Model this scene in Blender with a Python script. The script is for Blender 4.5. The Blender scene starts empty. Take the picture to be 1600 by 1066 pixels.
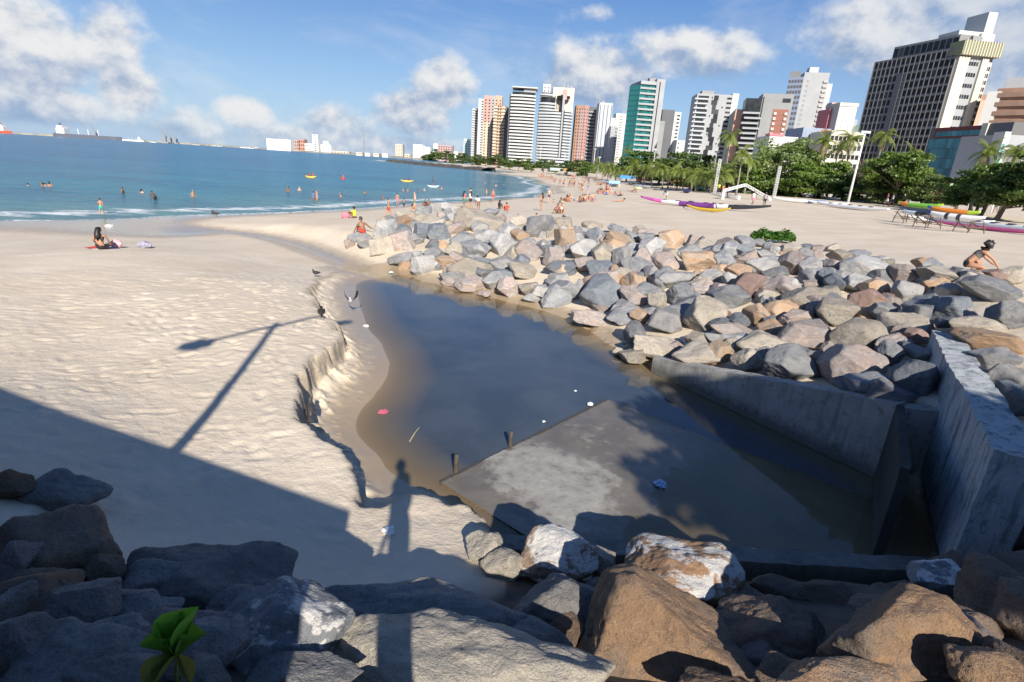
import bpy, bmesh, math, random
import numpy as np
from mathutils import Vector, Matrix, noise as mnoise
random.seed(7); RNG = np.random.default_rng(11)
S = bpy.context.scene
COL = S.collection
# ------------------------------------------------------------------ camera
F = 843.0; PITCH = math.radians(18.2); ROLL = math.radians(3.6); CAM = np.array([0, 0, 5.5])
fw = np.array([0, math.cos(PITCH), -math.sin(PITCH)]); _u = np.array([0, math.sin(PITCH), math.cos(PITCH)]); _r = np.array([1., 0, 0])
rt = math.cos(ROLL) * _r + math.sin(ROLL) * _u; upv = -math.sin(ROLL) * _r + math.cos(ROLL) * _u
cd = bpy.data.cameras.new('camera'); cam = bpy.data.objects.new('camera', cd); COL.objects.link(cam)
cd.sensor_fit = 'HORIZONTAL'; cd.sensor_width = 36; cd.lens = 36 * F / 1600; cd.clip_start = .05; cd.clip_end = 20000
cam.matrix_world = Matrix(((rt[0], upv[0], -fw[0], 0), (rt[1], upv[1], -fw[1], 0), (rt[2], upv[2], -fw[2], CAM[2]), (0, 0, 0, 1)))
S.camera = cam
def ray(px, py):
    d = fw + (px - 800) / F * rt - (py - 533) / F * upv
    return d / np.linalg.norm(d)
def at(px, py, z):
    d = ray(px, py); return CAM + d * (z - CAM[2]) / d[2]
def depth(p): return float((np.array(p) - CAM) @ fw)
def far(px, py, D):            # point on a pixel's ray at horizontal distance D
    d = ray(px, py); return CAM + d * D / math.hypot(d[0], d[1])
# ------------------------------------------------------------------ light
SUN_AZ, SUN_EL = math.radians(168.0), math.radians(29.5)      # direction towards the sun, clockwise from +Y
sdir = Vector((math.sin(SUN_AZ) * math.cos(SUN_EL), math.cos(SUN_AZ) * math.cos(SUN_EL), math.sin(SUN_EL)))
sl = bpy.data.lights.new('sun', 'SUN'); so = bpy.data.objects.new('sun', sl); COL.objects.link(so)
sl.energy = 5.0; sl.angle = math.radians(.53); sl.color = (1, .93, .83)
so.rotation_euler = sdir.to_track_quat('Z', 'Y').to_euler(); so.location = (20, -60, 60)
S.view_settings.view_transform = 'Standard'; S.view_settings.look = 'None'; S.view_settings.exposure = .66; S.view_settings.gamma = 1
W = bpy.data.worlds.new('World'); S.world = W; W.use_nodes = True
NT = W.node_tree; NT.nodes.clear()
class NB:                       # tiny node builder
    def __init__(s, nt): s.nt = nt
    def n(s, t, **k):
        x = s.nt.nodes.new(t)
        for a, b in k.items(): setattr(x, a, b)
        return x
    def l(s, a, b): s.nt.links.new(a, b)
    def put(s, sock, v):
        if isinstance(v, bpy.types.NodeSocket): s.l(v, sock)
        elif v is not None: sock.default_value = v
    def m(s, op, a, b=None, c=None, clamp=False):
        x = s.n('ShaderNodeMath', operation=op, use_clamp=clamp)
        s.put(x.inputs[0], a); s.put(x.inputs[1], b); s.put(x.inputs[2], c); return x.outputs[0]
    def mr(s, v, a, b, c=0., d=1., interp='LINEAR'):
        x = s.n('ShaderNodeMapRange', interpolation_type=interp)
        for i, q in enumerate((v, a, b, c, d)): s.put(x.inputs[i], q)
        return x.outputs[0]
    def mix(s, f, a, b, t='RGBA', blend='MIX'):
        x = s.n('ShaderNodeMix', data_type=t, blend_type=blend)
        o = {'RGBA': (6, 7, 2), 'FLOAT': (2, 3, 0), 'VECTOR': (4, 5, 1)}[t]
        s.put(x.inputs[0], f)
        for i, q in ((o[0], a), (o[1], b)):
            if t == 'RGBA' and isinstance(q, tuple) and len(q) == 3: q = q + (1,)
            s.put(x.inputs[i], q)
        return x.outputs[o[2]]
    def noise(s, vec, scale, detail=4., rough=.55, dim='3D', w=None, dist=0.):
        x = s.n('ShaderNodeTexNoise', noise_dimensions=dim)
        if vec is not None: s.l(vec, x.inputs['Vector'])
        s.put(x.inputs['Scale'], scale); s.put(x.inputs['Detail'], detail); s.put(x.inputs['Roughness'], rough); s.put(x.inputs['Distortion'], dist)
        if w is not None: s.put(x.inputs['W'], w)
        return x.outputs['Fac']
    def vmul(s, v, k):
        x = s.n('ShaderNodeVectorMath', operation='MULTIPLY'); s.put(x.inputs[0], v); x.inputs[1].default_value = k; return x.outputs[0]
    def vadd(s, v, k):
        x = s.n('ShaderNodeVectorMath', operation='ADD'); s.put(x.inputs[0], v); s.put(x.inputs[1], k); return x.outputs[0]
    def bump(s, h, strength, dist, nrm=None):
        x = s.n('ShaderNodeBump'); s.put(x.inputs['Height'], h); s.put(x.inputs['Strength'], strength); s.put(x.inputs['Distance'], dist)
        if nrm is not None: s.l(nrm, x.inputs['Normal'])
        return x.outputs[0]
    def attr(s, name):
        return s.n('ShaderNodeAttribute', attribute_name=name).outputs['Fac']
def sky_world():
    b = NB(NT)
    sky = b.n('ShaderNodeTexSky', sky_type='NISHITA'); sky.sun_disc = False
    sky.sun_elevation = SUN_EL; sky.sun_rotation = SUN_AZ; sky.air_density = 1.0; sky.dust_density = .35; sky.ozone_density = 2.2; sky.altitude = 10
    tc = b.n('ShaderNodeTexCoord').outputs['Generated']
    sx = b.n('ShaderNodeSeparateXYZ'); b.l(tc, sx.inputs[0])
    az = b.m('ARCTAN2', sx.outputs[0], sx.outputs[1]); el = b.m('ARCSINE', sx.outputs[2])
    # cloud banks: (photo px, px half width, half height, weight); a pixel only gives a direction
    blobs = [(40, 60, 130, 110, 1.05), (165, 70, 70, 80, 1.0), (200, 140, 60, 50, 1.0), (80, 165, 150, 40, .85), (-150, 60, 200, 160, .95), (290, 185, 60, 30, .6), (385, 178, 50, 36, .95), (330, 212, 120, 20, .55),
             (540, 195, 90, 40, .85), (690, 135, 52, 56, .95), (640, 180, 90, 50, .95), (560, 222, 240, 30, .85), (300, 205, 160, 26, .7), (950, 115, 110, 70, .9), (1080, 85, 150, 50, .85), (1180, 50, 60, 22, .55), (930, 25, 90, 24, .45),
             (1400, 50, 230, 80, .95), (1600, 60, 200, 140, 1.1), (1480, 150, 160, 90, .95), (1800, 120, 220, 160, .9), (1290, 95, 140, 34, .5)]
    mask = None; sg = None; sgv = None
    for px, py, rx, ry, w in blobs:
        d = ray(px, py); a0 = math.atan2(d[0], d[1]); e0 = math.asin(d[2])
        d2 = ray(px + rx, py); d3 = ray(px, py - ry)
        ra = abs(math.atan2(d2[0], d2[1]) - a0); re = abs(math.asin(d3[2]) - e0)
        u = b.m('DIVIDE', b.m('SUBTRACT', az, a0), ra); v = b.m('DIVIDE', b.m('SUBTRACT', el, e0), re)
        q = b.m('ADD', b.m('MULTIPLY', u, u), b.m('MULTIPLY', v, v))
        g = b.m('MULTIPLY', b.m('EXPONENT', b.m('MULTIPLY', q, -.8)), w)
        mask = g if mask is None else b.m('MAXIMUM', mask, g)
        gv = b.m('MULTIPLY', g, b.m('ADD', v, b.m('MULTIPLY', u, .35))); sg = g if sg is None else b.m('ADD', sg, g); sgv = gv if sgv is None else b.m('ADD', sgv, gv)
    hgt = b.m('DIVIDE', sgv, b.m('ADD', sg, .02))
    st = b.vmul(tc, (1, 1, 1.35))
    n1 = b.noise(st, 9., 12, .58); nb = b.noise(st, 26., 8, .6)
    n1s = b.noise(b.vadd(st, (.012, -.006, .02)), 9., 9, .58)
    n2 = b.noise(st, 2.2, 5, .5)
    gen = b.mr(n2, .52, .75, 0, .55)                                  # the same broken cloud everywhere else
    mask = b.m('MAXIMUM', mask, b.m('MULTIPLY', gen, b.mr(b.m('ABSOLUTE', az), .75, 1.1)))
    dn = b.m('ADD', b.m('ADD', b.m('MULTIPLY', mask, .60), b.m('MULTIPLY', n1, .85)), b.m('MULTIPLY', nb, .16))
    dens = b.mr(dn, .72, .98, 0, 1, 'SMOOTHSTEP')
    soft = b.mr(az, .25, .6, 0, 1); dens = b.mix(soft, dens, b.mr(dn, .62, 1.05, 0, .95, 'SMOOTHSTEP'), 'FLOAT')   # torn soft cloud over the city
    veil = b.mr(b.noise(b.vmul(tc, (1.2, 1.2, 4.)), 2.6, 7, .6, dist=.6), .48, .72, 0, .34); dens = b.m('MAXIMUM', dens, veil)
    dens = b.m('MULTIPLY', dens, b.mr(el, .0, .06, .7, 1))
    lit = b.m('ADD', b.m('MULTIPLY', b.m('SUBTRACT', n1, n1s), 4.2), b.m('MULTIPLY', hgt, .55))
    lit = b.mr(b.m('ADD', lit, b.m('MULTIPLY', b.m('SUBTRACT', nb, .5), .9)), -.75, .65, 0, 1, 'SMOOTHSTEP')
    lit = b.m('MULTIPLY', lit, b.mr(az, .45, .8, 1, .45))
    cc = b.mix(lit, (2.6, 3.6, 5.4), (7.4, 7.45, 7.5))
    skyc = b.mix(.7, sky.outputs[0], b.mix(b.mr(el, 0., .36, 0, 1, 'SMOOTHSTEP'), (3.0, 5.0, 7.6), b.mix(b.mr(el, .36, 1.2, 0, 1), (.42, 1.8, 5.6), (.20, .75, 2.5))))
    skyc = b.mix(b.mr(el, .0, .13, .45, 0, 'SMOOTHSTEP'), skyc, (3.7, 5.1, 6.9))                     # paler air low over the sea
    fin = b.mix(dens, skyc, cc)
    bg = b.n('ShaderNodeBackground'); bg.inputs[1].default_value = .072; b.l(fin, bg.inputs[0])
    out = b.n('ShaderNodeOutputWorld'); b.l(bg.outputs[0], out.inputs[0])
sky_world(); W.cycles.sampling_method = "MANUAL"; W.cycles.sample_map_resolution = 512
# ------------------------------------------------------------------ helpers: materials
MATS = {}
def mat(name, col=(.5, .5, .5), rough=.6, var=.12, vs=6., bump=0., bs=30., metal=0., spec=.5, coord='Object', trans=0.):
    if name in MATS: return MATS[name]
    m = bpy.data.materials.new(name); m.use_nodes = True; nt = m.node_tree; b = NB(nt); p = nt.nodes['Principled BSDF']
    tc = b.n('ShaderNodeTexCoord').outputs[coord]
    nz = b.noise(tc, vs, 5)
    lo = tuple(c * (1 - var) for c in col); hi = tuple(min(1, c * (1 + var)) for c in col)
    b.l(b.mix(b.mr(nz, .3, .7), lo, hi), p.inputs['Base Color'])
    p.inputs['Roughness'].default_value = rough; p.inputs['Metallic'].default_value = metal; p.inputs['Specular IOR Level'].default_value = spec
    if bump: b.l(b.bump(b.noise(tc, bs, 5), bump, .02), p.inputs['Normal'])
    if trans: p.inputs['Subsurface Weight'].default_value = 0
    MATS[name] = m; return m
def rock_mat(name, c1, c2, c3, lime=0., speck=.35, scale=1., dark=(.03, .03, .035), lumpy=1., vein_k=.22, patch=.45, relief=1.):
    m = bpy.data.materials.new(name); m.use_nodes = True; nt = m.node_tree; b = NB(nt); p = nt.nodes['Principled BSDF']
    tc = b.n('ShaderNodeTexCoord').outputs['Object']; rnd = b.n('ShaderNodeObjectInfo').outputs['Random']
    w = b.m('MULTIPLY', rnd, 37.)
    big = b.noise(tc, 1.3 * scale, 6, .6, '4D', w, .6); mid = b.noise(tc, 5 * scale, 8, .65, '4D', w, .3); fine = b.noise(tc, 60 * scale, 4, .7, '4D', w); grain = b.noise(tc, 190 * scale, 2, .6, '4D', w)
    c = b.mix(b.mr(big, .38, .62, 0, 1, 'SMOOTHSTEP'), c1, c2)
    c = b.mix(b.mr(mid, .50, .64), c, c3); c = b.mix(b.mr(b.noise(tc, 2.6 * scale, 7, .7, '4D', b.m('ADD', w, 3.), .5), .56, .68, 0, patch), c, tuple(x * .5 for x in c1))
    c = b.mix(b.mr(fine, .55, .72, 0, speck), c, dark)
    c = b.mix(b.mr(b.noise(tc, 22 * scale, 6, .75, '4D', w), .54, .66, 0, speck * 1.3), c, tuple(x * .35 for x in c1)); c = b.mix(b.mr(grain, .55, .68, 0, .6), c, tuple(min(.8, x * 1.7 + .06) for x in c1))
    vein = b.m('ABSOLUTE', b.m('SUBTRACT', b.noise(tc, 1.7 * scale, 3, .5, '4D', b.m('ADD', w, 9.), .4), .5))
    c = b.mix(b.mr(vein, 0., .006, vein_k, 0), c, tuple(min(.75, x * 1.5 + .08) for x in c1))
    if lime:
        l1 = b.noise(tc, 2.2, 9, .72, '4D', w, .8)
        nrm = b.n('ShaderNodeNewGeometry').outputs['Normal']; sz = b.n('ShaderNodeSeparateXYZ'); b.l(nrm, sz.inputs[0])
        f = b.m('ADD', l1, b.m('MULTIPLY', sz.outputs[2], .10))
        c = b.mix(b.mr(f, .60 - lime * .1, .64 - lime * .1), c, (.72, .69, .64))
    hue = b.n('ShaderNodeHueSaturation'); b.l(c, hue.inputs['Color']); b.l(b.mr(rnd, 0, 1, .72, 1.18), hue.inputs['Value']); hue.inputs['Saturation'].default_value = .9
    # sand and damp at the foot of a rock is in the place itself: none is painted here
    b.l(hue.outputs[0], p.inputs['Base Color']); p.inputs['Roughness'].default_value = .82; p.inputs['Specular IOR Level'].default_value = .35
    crk = b.n('ShaderNodeTexVoronoi', feature='DISTANCE_TO_EDGE'); wv = b.vadd(b.vmul(tc, (1, 1.6, 2.2)), b.n('ShaderNodeTexNoise').outputs['Color']); b.l(wv, crk.inputs['Vector']); crk.inputs['Scale'].default_value = 1.6 * scale
    ck = b.mr(crk.outputs['Distance'], 0, .05, 0, 1)
    h = b.m('ADD', b.m('ADD', b.m('MULTIPLY', mid, .9), b.m('MULTIPLY', ck, .05)), b.m('ADD', b.m('MULTIPLY', fine, .28), b.m('MULTIPLY', grain, .12)))
    b.l(b.bump(h, 1. * lumpy, .07 * relief), p.inputs['Normal'])
    MATS[name] = m; return m
# ------------------------------------------------------------------ helpers: meshes and objects
def mesh(name, v, f, mats=(), mi=None, smooth=False):
    me = bpy.data.meshes.new(name); me.from_pydata([tuple(map(float, x)) for x in v], [], [tuple(map(int, x)) for x in f])
    for m in mats: me.materials.append(m)
    if mi is not None: me.polygons.foreach_set('material_index', np.array(mi, np.int32))
    if smooth: me.polygons.foreach_set('use_smooth', np.ones(len(me.polygons), bool))
    me.update(); return me
def link(name, me, parent=None, loc=(0, 0, 0), rot=(0, 0, 0), sc=(1, 1, 1)):
    o = bpy.data.objects.new(name, me); COL.objects.link(o)
    o.location = tuple(map(float, loc)); o.rotation_euler = tuple(map(float, rot)); o.scale = tuple(map(float, sc))
    if parent: o.parent = parent
    return o
def tag(o, label, cat, group=None, kind=None):
    o['label'] = label; o['category'] = cat
    if group: o['group'] = group
    if kind: o['kind'] = kind
    return o
def thing(name, label, cat, loc=(0, 0, 0), rz=0., group=None):
    o = link(name, None, None, loc, (0, 0, rz)); o.empty_display_size = .2
    return tag(o, label, cat, group)
def setmat(o, m, i=0):
    o.material_slots[i].link = 'OBJECT'; o.material_slots[i].material = m
def copy_tree(o, parent=None):
    c = o.copy(); COL.objects.link(c); c.parent = parent
    for ch in list(o.children): copy_tree(ch, c)
    return c
class MB:                       # mesh collector
    def __init__(s): s.v = []; s.f = []; s.mi = []; s.cur = 0
    def add(s, v, f):
        k = len(s.v); s.v += [tuple(x) for x in v]; s.f += [tuple(i + k for i in q) for q in f]; s.mi += [s.cur] * len(f); return s
    def box(s, lo, hi, M=None):
        x0, y0, z0 = lo; x1, y1, z1 = hi
        v = [(x0, y0, z0), (x1, y0, z0), (x1, y1, z0), (x0, y1, z0), (x0, y0, z1), (x1, y0, z1), (x1, y1, z1), (x0, y1, z1)]
        if M is not None: v = [tuple(M @ Vector(q)) for q in v]
        return s.add(v, [(0, 3, 2, 1), (4, 5, 6, 7), (0, 1, 5, 4), (1, 2, 6, 5), (2, 3, 7, 6), (3, 0, 4, 7)])
    def prism(s, poly, z0, z1):
        n = len(poly); z0 = z0 if hasattr(z0, '__len__') else [z0] * n; z1 = z1 if hasattr(z1, '__len__') else [z1] * n
        ar = sum(poly[i][0] * poly[(i + 1) % n][1] - poly[(i + 1) % n][0] * poly[i][1] for i in range(n))
        if ar < 0: poly = poly[::-1]; z0 = z0[::-1]; z1 = z1[::-1]
        v = [(p[0], p[1], z) for p, z in zip(poly, z0)] + [(p[0], p[1], z) for p, z in zip(poly, z1)]
        return s.add(v, [tuple(range(n))[::-1], tuple(range(n, 2 * n))] + [(i, (i + 1) % n, n + (i + 1) % n, n + i) for i in range(n)])
    def tube(s, pts, rad, n=8, cap=True):
        pts = [Vector(p) for p in pts]; rad = rad if hasattr(rad, '__len__') else [rad] * len(pts)
        v = []; f = []
        for i, p in enumerate(pts):
            d = (pts[min(i + 1, len(pts) - 1)] - pts[max(i - 1, 0)]).normalized()
            a = d.orthogonal() if abs(d.z) > .95 else d.cross(Vector((0, 0, 1)))
            if abs(d.z) > .95: a = Vector((1, 0, 0)) - d * d.x
            a.normalize(); c = d.cross(a)
            for k in range(n):
                t = 2 * math.pi * k / n; v.append(tuple(p + (a * math.cos(t) + c * math.sin(t)) * rad[i]))
        for i in range(len(pts) - 1):
            for k in range(n):
                q = (k + 1) % n; f.append((i * n + k, i * n + q, (i + 1) * n + q, (i + 1) * n + k))
        if cap: f.append(tuple(range(n))[::-1]); f.append(tuple(range((len(pts) - 1) * n, len(pts) * n)))
        return s.add(v, f)
    def ell(s, c, r, seg=10, ring=6):
        v = []; f = []
        for i in range(ring + 1):
            a = math.pi * i / ring
            for k in range(seg):
                t = 2 * math.pi * k / seg; v.append((c[0] + r[0] * math.sin(a) * math.cos(t), c[1] + r[1] * math.sin(a) * math.sin(t), c[2] + r[2] * math.cos(a)))
        for i in range(ring):
            for k in range(seg):
                q = (k + 1) % seg; f.append((i * seg + k, (i + 1) * seg + k, (i + 1) * seg + q, i * seg + q))
        return s.add(v, f)
    def me(s, name, mats, smooth=False): return mesh(name, s.v, s.f, mats if isinstance(mats, (list, tuple)) else [mats], s.mi, smooth)
    def ob(s, name, mats, parent=None, smooth=False, loc=(0, 0, 0), rot=(0, 0, 0)): return link(name, s.me(name, mats, smooth), parent, loc, rot)
# vectorised value noise
_perm = RNG.random((256, 256))
def vn(x, y):
    xi = np.floor(x).astype(int); yi = np.floor(y).astype(int); fx = x - xi; fy = y - yi
    fx = fx * fx * (3 - 2 * fx); fy = fy * fy * (3 - 2 * fy); g = lambda a, c: _perm[a & 255, c & 255]
    return (g(xi, yi) * (1 - fx) + g(xi + 1, yi) * fx) * (1 - fy) + (g(xi, yi + 1) * (1 - fx) + g(xi + 1, yi + 1) * fx) * fy - .5
def fbm(x, y, s, o=4):
    r = 0; a = 1.
    for i in range(o): r = r + a * vn(x / s + 17.3 * i, y / s - 9.1 * i); a *= .5; s *= .5
    return r
# ------------------------------------------------------------------ terrain height
PZ = .2        # pool level above the sea
CTL = [  # photo pixel + height above the sea (m): where the ground was read off
 (0,345,.0),(120,349,.05),(230,352,.05),(310,362,.05),(0,400,.9),(150,392,1.05),(300,400,1.0),(420,385,.55),(0,470,1.25),(200,450,1.25),(400,440,1.15),(480,470,1.1),(100,560,1.3),(300,520,1.25),(450,520,1.2),(420,600,1.2),(250,640,1.25),
 (480,680,1.2),(380,720,1.2),(540,780,1.15),(620,770,1.05),(720,800,.95),(780,850,.95),(300,790,1.35),(500,860,1.2),(640,880,1.2),(100,720,1.6),(0,690,1.85),(150,800,1.65),(0,800,2.1),(250,850,1.5),(400,900,1.55),(600,900,1.3),(740,900,1.2),
 (0,1066,2.9),(300,1066,2.45),(600,1066,2.0),(900,1066,1.75),(1200,1066,1.8),(1600,1066,2.5),(1150,960,1.1),(950,960,1.2),(1400,960,1.35),(1600,850,1.9),(1590,760,1.7),
 (500,395,.35),(560,415,.25),(450,370,.45),(380,362,.3),(540,380,.65),(430,355,.75),(340,350,.35),(500,345,.75),(560,365,1.0),(270,338,.0),(400,334,.0),(520,329,.0),(620,322,.0),(700,316,.0),(780,313,.05),(843,309,.05),(877,302,.1),(880,292,.15),(846,278,.2),(780,266,.2),(700,259.5,.3),
 (640,345,1.3),(590,368,.95),(700,345,1.55),(760,345,1.6),(820,352,1.65),(900,366,1.75),(1000,380,1.95),(1100,388,2.15),(1200,396,2.35),(1300,406,2.55),(1400,416,2.75),(1500,432,2.95),(1600,445,3.0),
 (610,400,.5),(600,420,.3),(680,440,.2),(760,462,.2),(840,482,.2),(900,502,.2),(980,548,.25),(1020,565,.3),(700,400,.9),(800,410,1.0),(900,430,1.1),(1000,450,1.2),(1000,510,.6),(1100,470,1.4),(1100,540,.8),(1200,500,1.5),(1200,565,1.1),(1300,500,1.8),(1330,590,1.4),(1400,560,1.7),(1430,480,2.2),(1550,520,2.5),(1580,600,2.3),(1530,470,2.7),(1500,620,1.9),
 (620,330,.45),(700,320,.4),(780,320,.5),(860,325,1.0),(950,330,1.6),(1050,345,1.9),(1150,360,2.1),(1300,380,2.4),(1450,400,2.7),(1580,415,2.85),
 (900,305,1.2),(960,300,1.8),(1000,312,2.0),(1200,330,2.3),(1350,345,2.6),(1500,370,2.8),(1600,380,2.9),(930,276,2.5),(1000,285,2.6),(1110,300,2.8),(1330,312,2.9),(1600,342,3.0),(860,270,2.0),(800,262,2.0),
 (100,320,-.9),(300,315,-.9),(450,305,-.9),(600,302,-.9),(720,300,-.7),(800,295,-.5),(820,283,-.4),(0,300,-1.6),(300,280,-2),(500,275,-2),(700,275,-1.5),(760,270,-.8),(-200,330,-.9),(-200,380,.6),(-150,450,1.3),(-200,600,1.6)]
_P = [tuple(at(a, b, c)) for a, b, c in CTL]
_P += [(0, 0, 3.2), (-4, 0, 3.3), (-9, 3, 2.9), (5, 0, 3.2), (10, 1, 3.1), (0, -3, 3.3), (-10, -4, 3.3), (12, -4, 3.3), (14, 6, 3.0), (13, 11, 2.8), (-20, 2, 2.6), (-40, -20, 2.6), (40, -20, 3.2), (40, 15, 3.2), (-60, 20, .2), (-90, 60, -3),
       (90, 60, 3.2), (120, 160, 3.2), (60, 260, 3.2), (200, 20, 3.3), (0, 700, 3), (60, 500, 3.2), (200, 500, 3.3), (-600, 600, -4), (-300, 300, -4), (-100, 900, -2), (600, 300, 3.4), (600, 900, 3.4), (-900, 100, -4), (100, 1500, 3.2), (-300, 1500, -3)]
_P = np.array(_P)
_c = 1.2
def _phi(dx, dy): return np.sqrt(dx * dx + dy * dy + _c * _c)
_A = _phi(_P[:, None, 0] - _P[None, :, 0], _P[:, None, 1] - _P[None, :, 1]); n_ = len(_P)
_M = np.zeros((n_ + 1, n_ + 1)); _M[:n_, :n_] = _A - np.eye(n_) * .25; _M[:n_, n_] = 1; _M[n_, :n_] = 1
_w = np.linalg.solve(_M, np.append(_P[:, 2], 0))
def base(x, y):
    x = np.asarray(x, float); y = np.asarray(y, float); r = np.full(x.shape, _w[n_])
    for i in range(n_): r = r + _w[i] * _phi(x - _P[i, 0], y - _P[i, 1])
    return np.clip(r, -4, 3.4)
def poly_sd(x, y, poly):        # signed distance, negative inside
    x = np.asarray(x, float); y = np.asarray(y, float); d = np.full(x.shape, 1e18); ins = np.zeros(x.shape, bool); n = len(poly)
    for i in range(n):
        ax, ay = poly[i]; bx, by = poly[(i + 1) % n]; ex, ey = bx - ax, by - ay
        t = np.clip(((x - ax) * ex + (y - ay) * ey) / (ex * ex + ey * ey + 1e-12), 0, 1)
        d = np.minimum(d, (x - ax - t * ex) ** 2 + (y - ay - t * ey) ** 2)
        c = ((ay > y) != (by > y)); xi = ax + (y - ay) * ex / (ey if abs(ey) > 1e-9 else 1e-9)
        ins ^= c & (x < xi)
    d = np.sqrt(d); return np.where(ins, -d, d)
def P2(lst): return [tuple(at(a, b, c)[:2]) for a, b, c in lst]
# the pool's waterline
WPOLY = P2([(642,431,PZ),(590,436,PZ),(560,441,PZ),(557,455,PZ),(566,482,PZ),(578,512,PZ),(603,542,PZ),(614,572,PZ),(610,598,PZ),(588,622,PZ),(566,645,PZ),(560,670,PZ),(574,694,PZ),(596,712,PZ),(610,735,PZ),(650,762,PZ),(690,775,PZ)])
WPOLY += [(-.6, 7.2), (-.2, 6.2), (5.6, 6.2), (6.9, 7.2), (7.5, 9.3), (4.3, 14.2)]
WPOLY += P2([(985,560,PZ),(950,535,PZ),(905,505,PZ),(840,484,PZ),(770,468,PZ),(700,456,PZ),(665,446,PZ)])
# the ground washed out by the outflow: its left edge is the sand scarp
EPOLY = P2([(560,408,.4),(515,420,.75),(496,432,.95),(490,452,1.05),(505,478,1.1),(528,500,1.15),(543,515,1.2),(520,540,1.2),(492,563,1.2),(468,588,1.2),(462,615,1.2),(474,640,1.2),(492,660,1.2),(512,682,1.2),(540,705,1.2),(556,735,1.2),(566,765,1.2),(578,784,1.15),
            (604,768,1.1),(640,757,1.05),(690,766,1.0),(735,786,.98),(768,808,.95),(790,835,.95)])
EPOLY += [(.25, 5.0), (6.4, 5.0), (7.5, 6.4), (8.1, 9.2), (4.5, 15.0)]
EPOLY += P2([(1000,545,.3),(940,515,.3),(900,492,.3),(820,470,.3),(740,452,.3),(680,432,.3),(640,415,.4)])
def chaikin(P, n=2):
    for _ in range(n):
        Q = []
        for i in range(len(P)): a = np.array(P[i]); c = np.array(P[(i + 1) % len(P)]); Q += [tuple(a * .75 + c * .25), tuple(a * .25 + c * .75)]
        P = Q
    return P
WPOLY = chaikin(WPOLY); EPOLY = chaikin(EPOLY, 1)
# damp trough that runs from the pool to the sea
TROUGH = P2([(610,428,.2),(570,418,.25),(520,398,.3),(460,378,.25),(400,368,.15),(330,362,.05),(250,352,.0)])
def seg_d(x, y, pl):
    d = np.full(np.shape(x), 1e18)
    for (ax, ay), (bx, by) in zip(pl[:-1], pl[1:]):
        ex, ey = bx - ax, by - ay; t = np.clip(((x - ax) * ex + (y - ay) * ey) / (ex * ex + ey * ey), 0, 1)
        d = np.minimum(d, (x - ax - t * ex) ** 2 + (y - ay - t * ey) ** 2)
    return np.sqrt(d)
SLAB_A, SLAB_B = np.array([-1.06, 8.05]), np.array([2.44, 12.03])
def terrain(x, y, detail=True):
    x = np.asarray(x, float); y = np.asarray(y, float)
    z = base(x, y)
    dt = seg_d(x, y, TROUGH); z = np.where(dt < 4, np.minimum(z, .12 + .035 * dt + .05 * dt ** 2 + .25 * np.clip(dt - 1.2, 0, 9)), z)
    near = (x > -16) & (x < 14) & (y > 1.5) & (y < 34)
    e = np.full(x.shape, 9.); w = np.full(x.shape, 9.)
    if near.any():
        e[near] = poly_sd(x[near], y[near], EPOLY); w[near] = poly_sd(x[near], y[near], WPOLY)
    if detail:
        je = fbm(x, y, .8, 4) * .34 + fbm(x + 40, y, .25, 3) * .035
        e = e + np.where(e < 4, je, 0)
        w = w + np.where(np.abs(w) < 4, fbm(x, y, 1.5, 3) * .12, 0)
    low = np.where(w > 0, PZ - .012 + .17 * w + .12 * np.clip(w - .8, 0, 9), PZ - .012 + .16 * w); low = np.clip(low, -.55, 9)
    k = np.clip((e + .03) / .11, 0, 1)
    if detail:
        slump = np.clip(-e / .55, 0, 1); low = low + (1 - slump) * (.12 + .22 * np.clip(fbm(x, y, .3, 3), -.5, 1)) * (e > -.6) * (w > -.1); low = low + np.clip(1 + e / .9, 0, 1) * np.clip(fbm(x + 9, y, .16, 2) - .18, 0, 1) * .35 * (w > .1)
    z2 = np.minimum(z, low) * (1 - k) + z * k
    z = np.where(e < .2, z2, z)
    if detail:
        dry = np.clip((z - .25) / .5, 0, 1); fade = np.clip((70 - np.hypot(x, y)) / 40, 0, 1)
        q = vn(x / .34 + 3, y / .3) ; q2 = vn(x / .17 - 9, y / .2)
        z = z + dry * fade * (fbm(x, y, .9, 4) * .03 - .035 * np.clip(q - .2, 0, 1) - .03 * np.clip(q2 - .24, 0, 1) + .012 * q * q2) + fade * fbm(x, y, 5, 2) * .04 * dry
    return z, e, w
def hit(px, py, dz=0.):         # where a pixel's ray meets the ground (+dz)
    d = ray(px, py); t = np.concatenate([np.linspace(1.5, 60, 900), np.geomspace(60.2, 1500, 500)])
    p = CAM + t[:, None] * d; z = terrain(p[:, 0], p[:, 1], False)[0] + dz
    i = np.argmax(p[:, 2] <= z)
    if i == 0: return CAM + d * t[-1]
    a = (p[i - 1, 2] - z[i - 1]); b_ = (z[i] - p[i, 2]); return p[i - 1] + (p[i] - p[i - 1]) * a / (a + b_ + 1e-9)
def gz(x, y): return float(terrain(np.array([x]), np.array([y]), True)[0][0])
def graded(a, b, step, grow, lim0, lim1):
    c = list(np.arange(a, b + 1e-6, step)); s = step
    while c[-1] < lim1: s *= grow; c.append(c[-1] + s)
    s = step
    while c[0] > lim0: s *= grow; c.insert(0, c[0] - s)
    return np.array(c)
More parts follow.
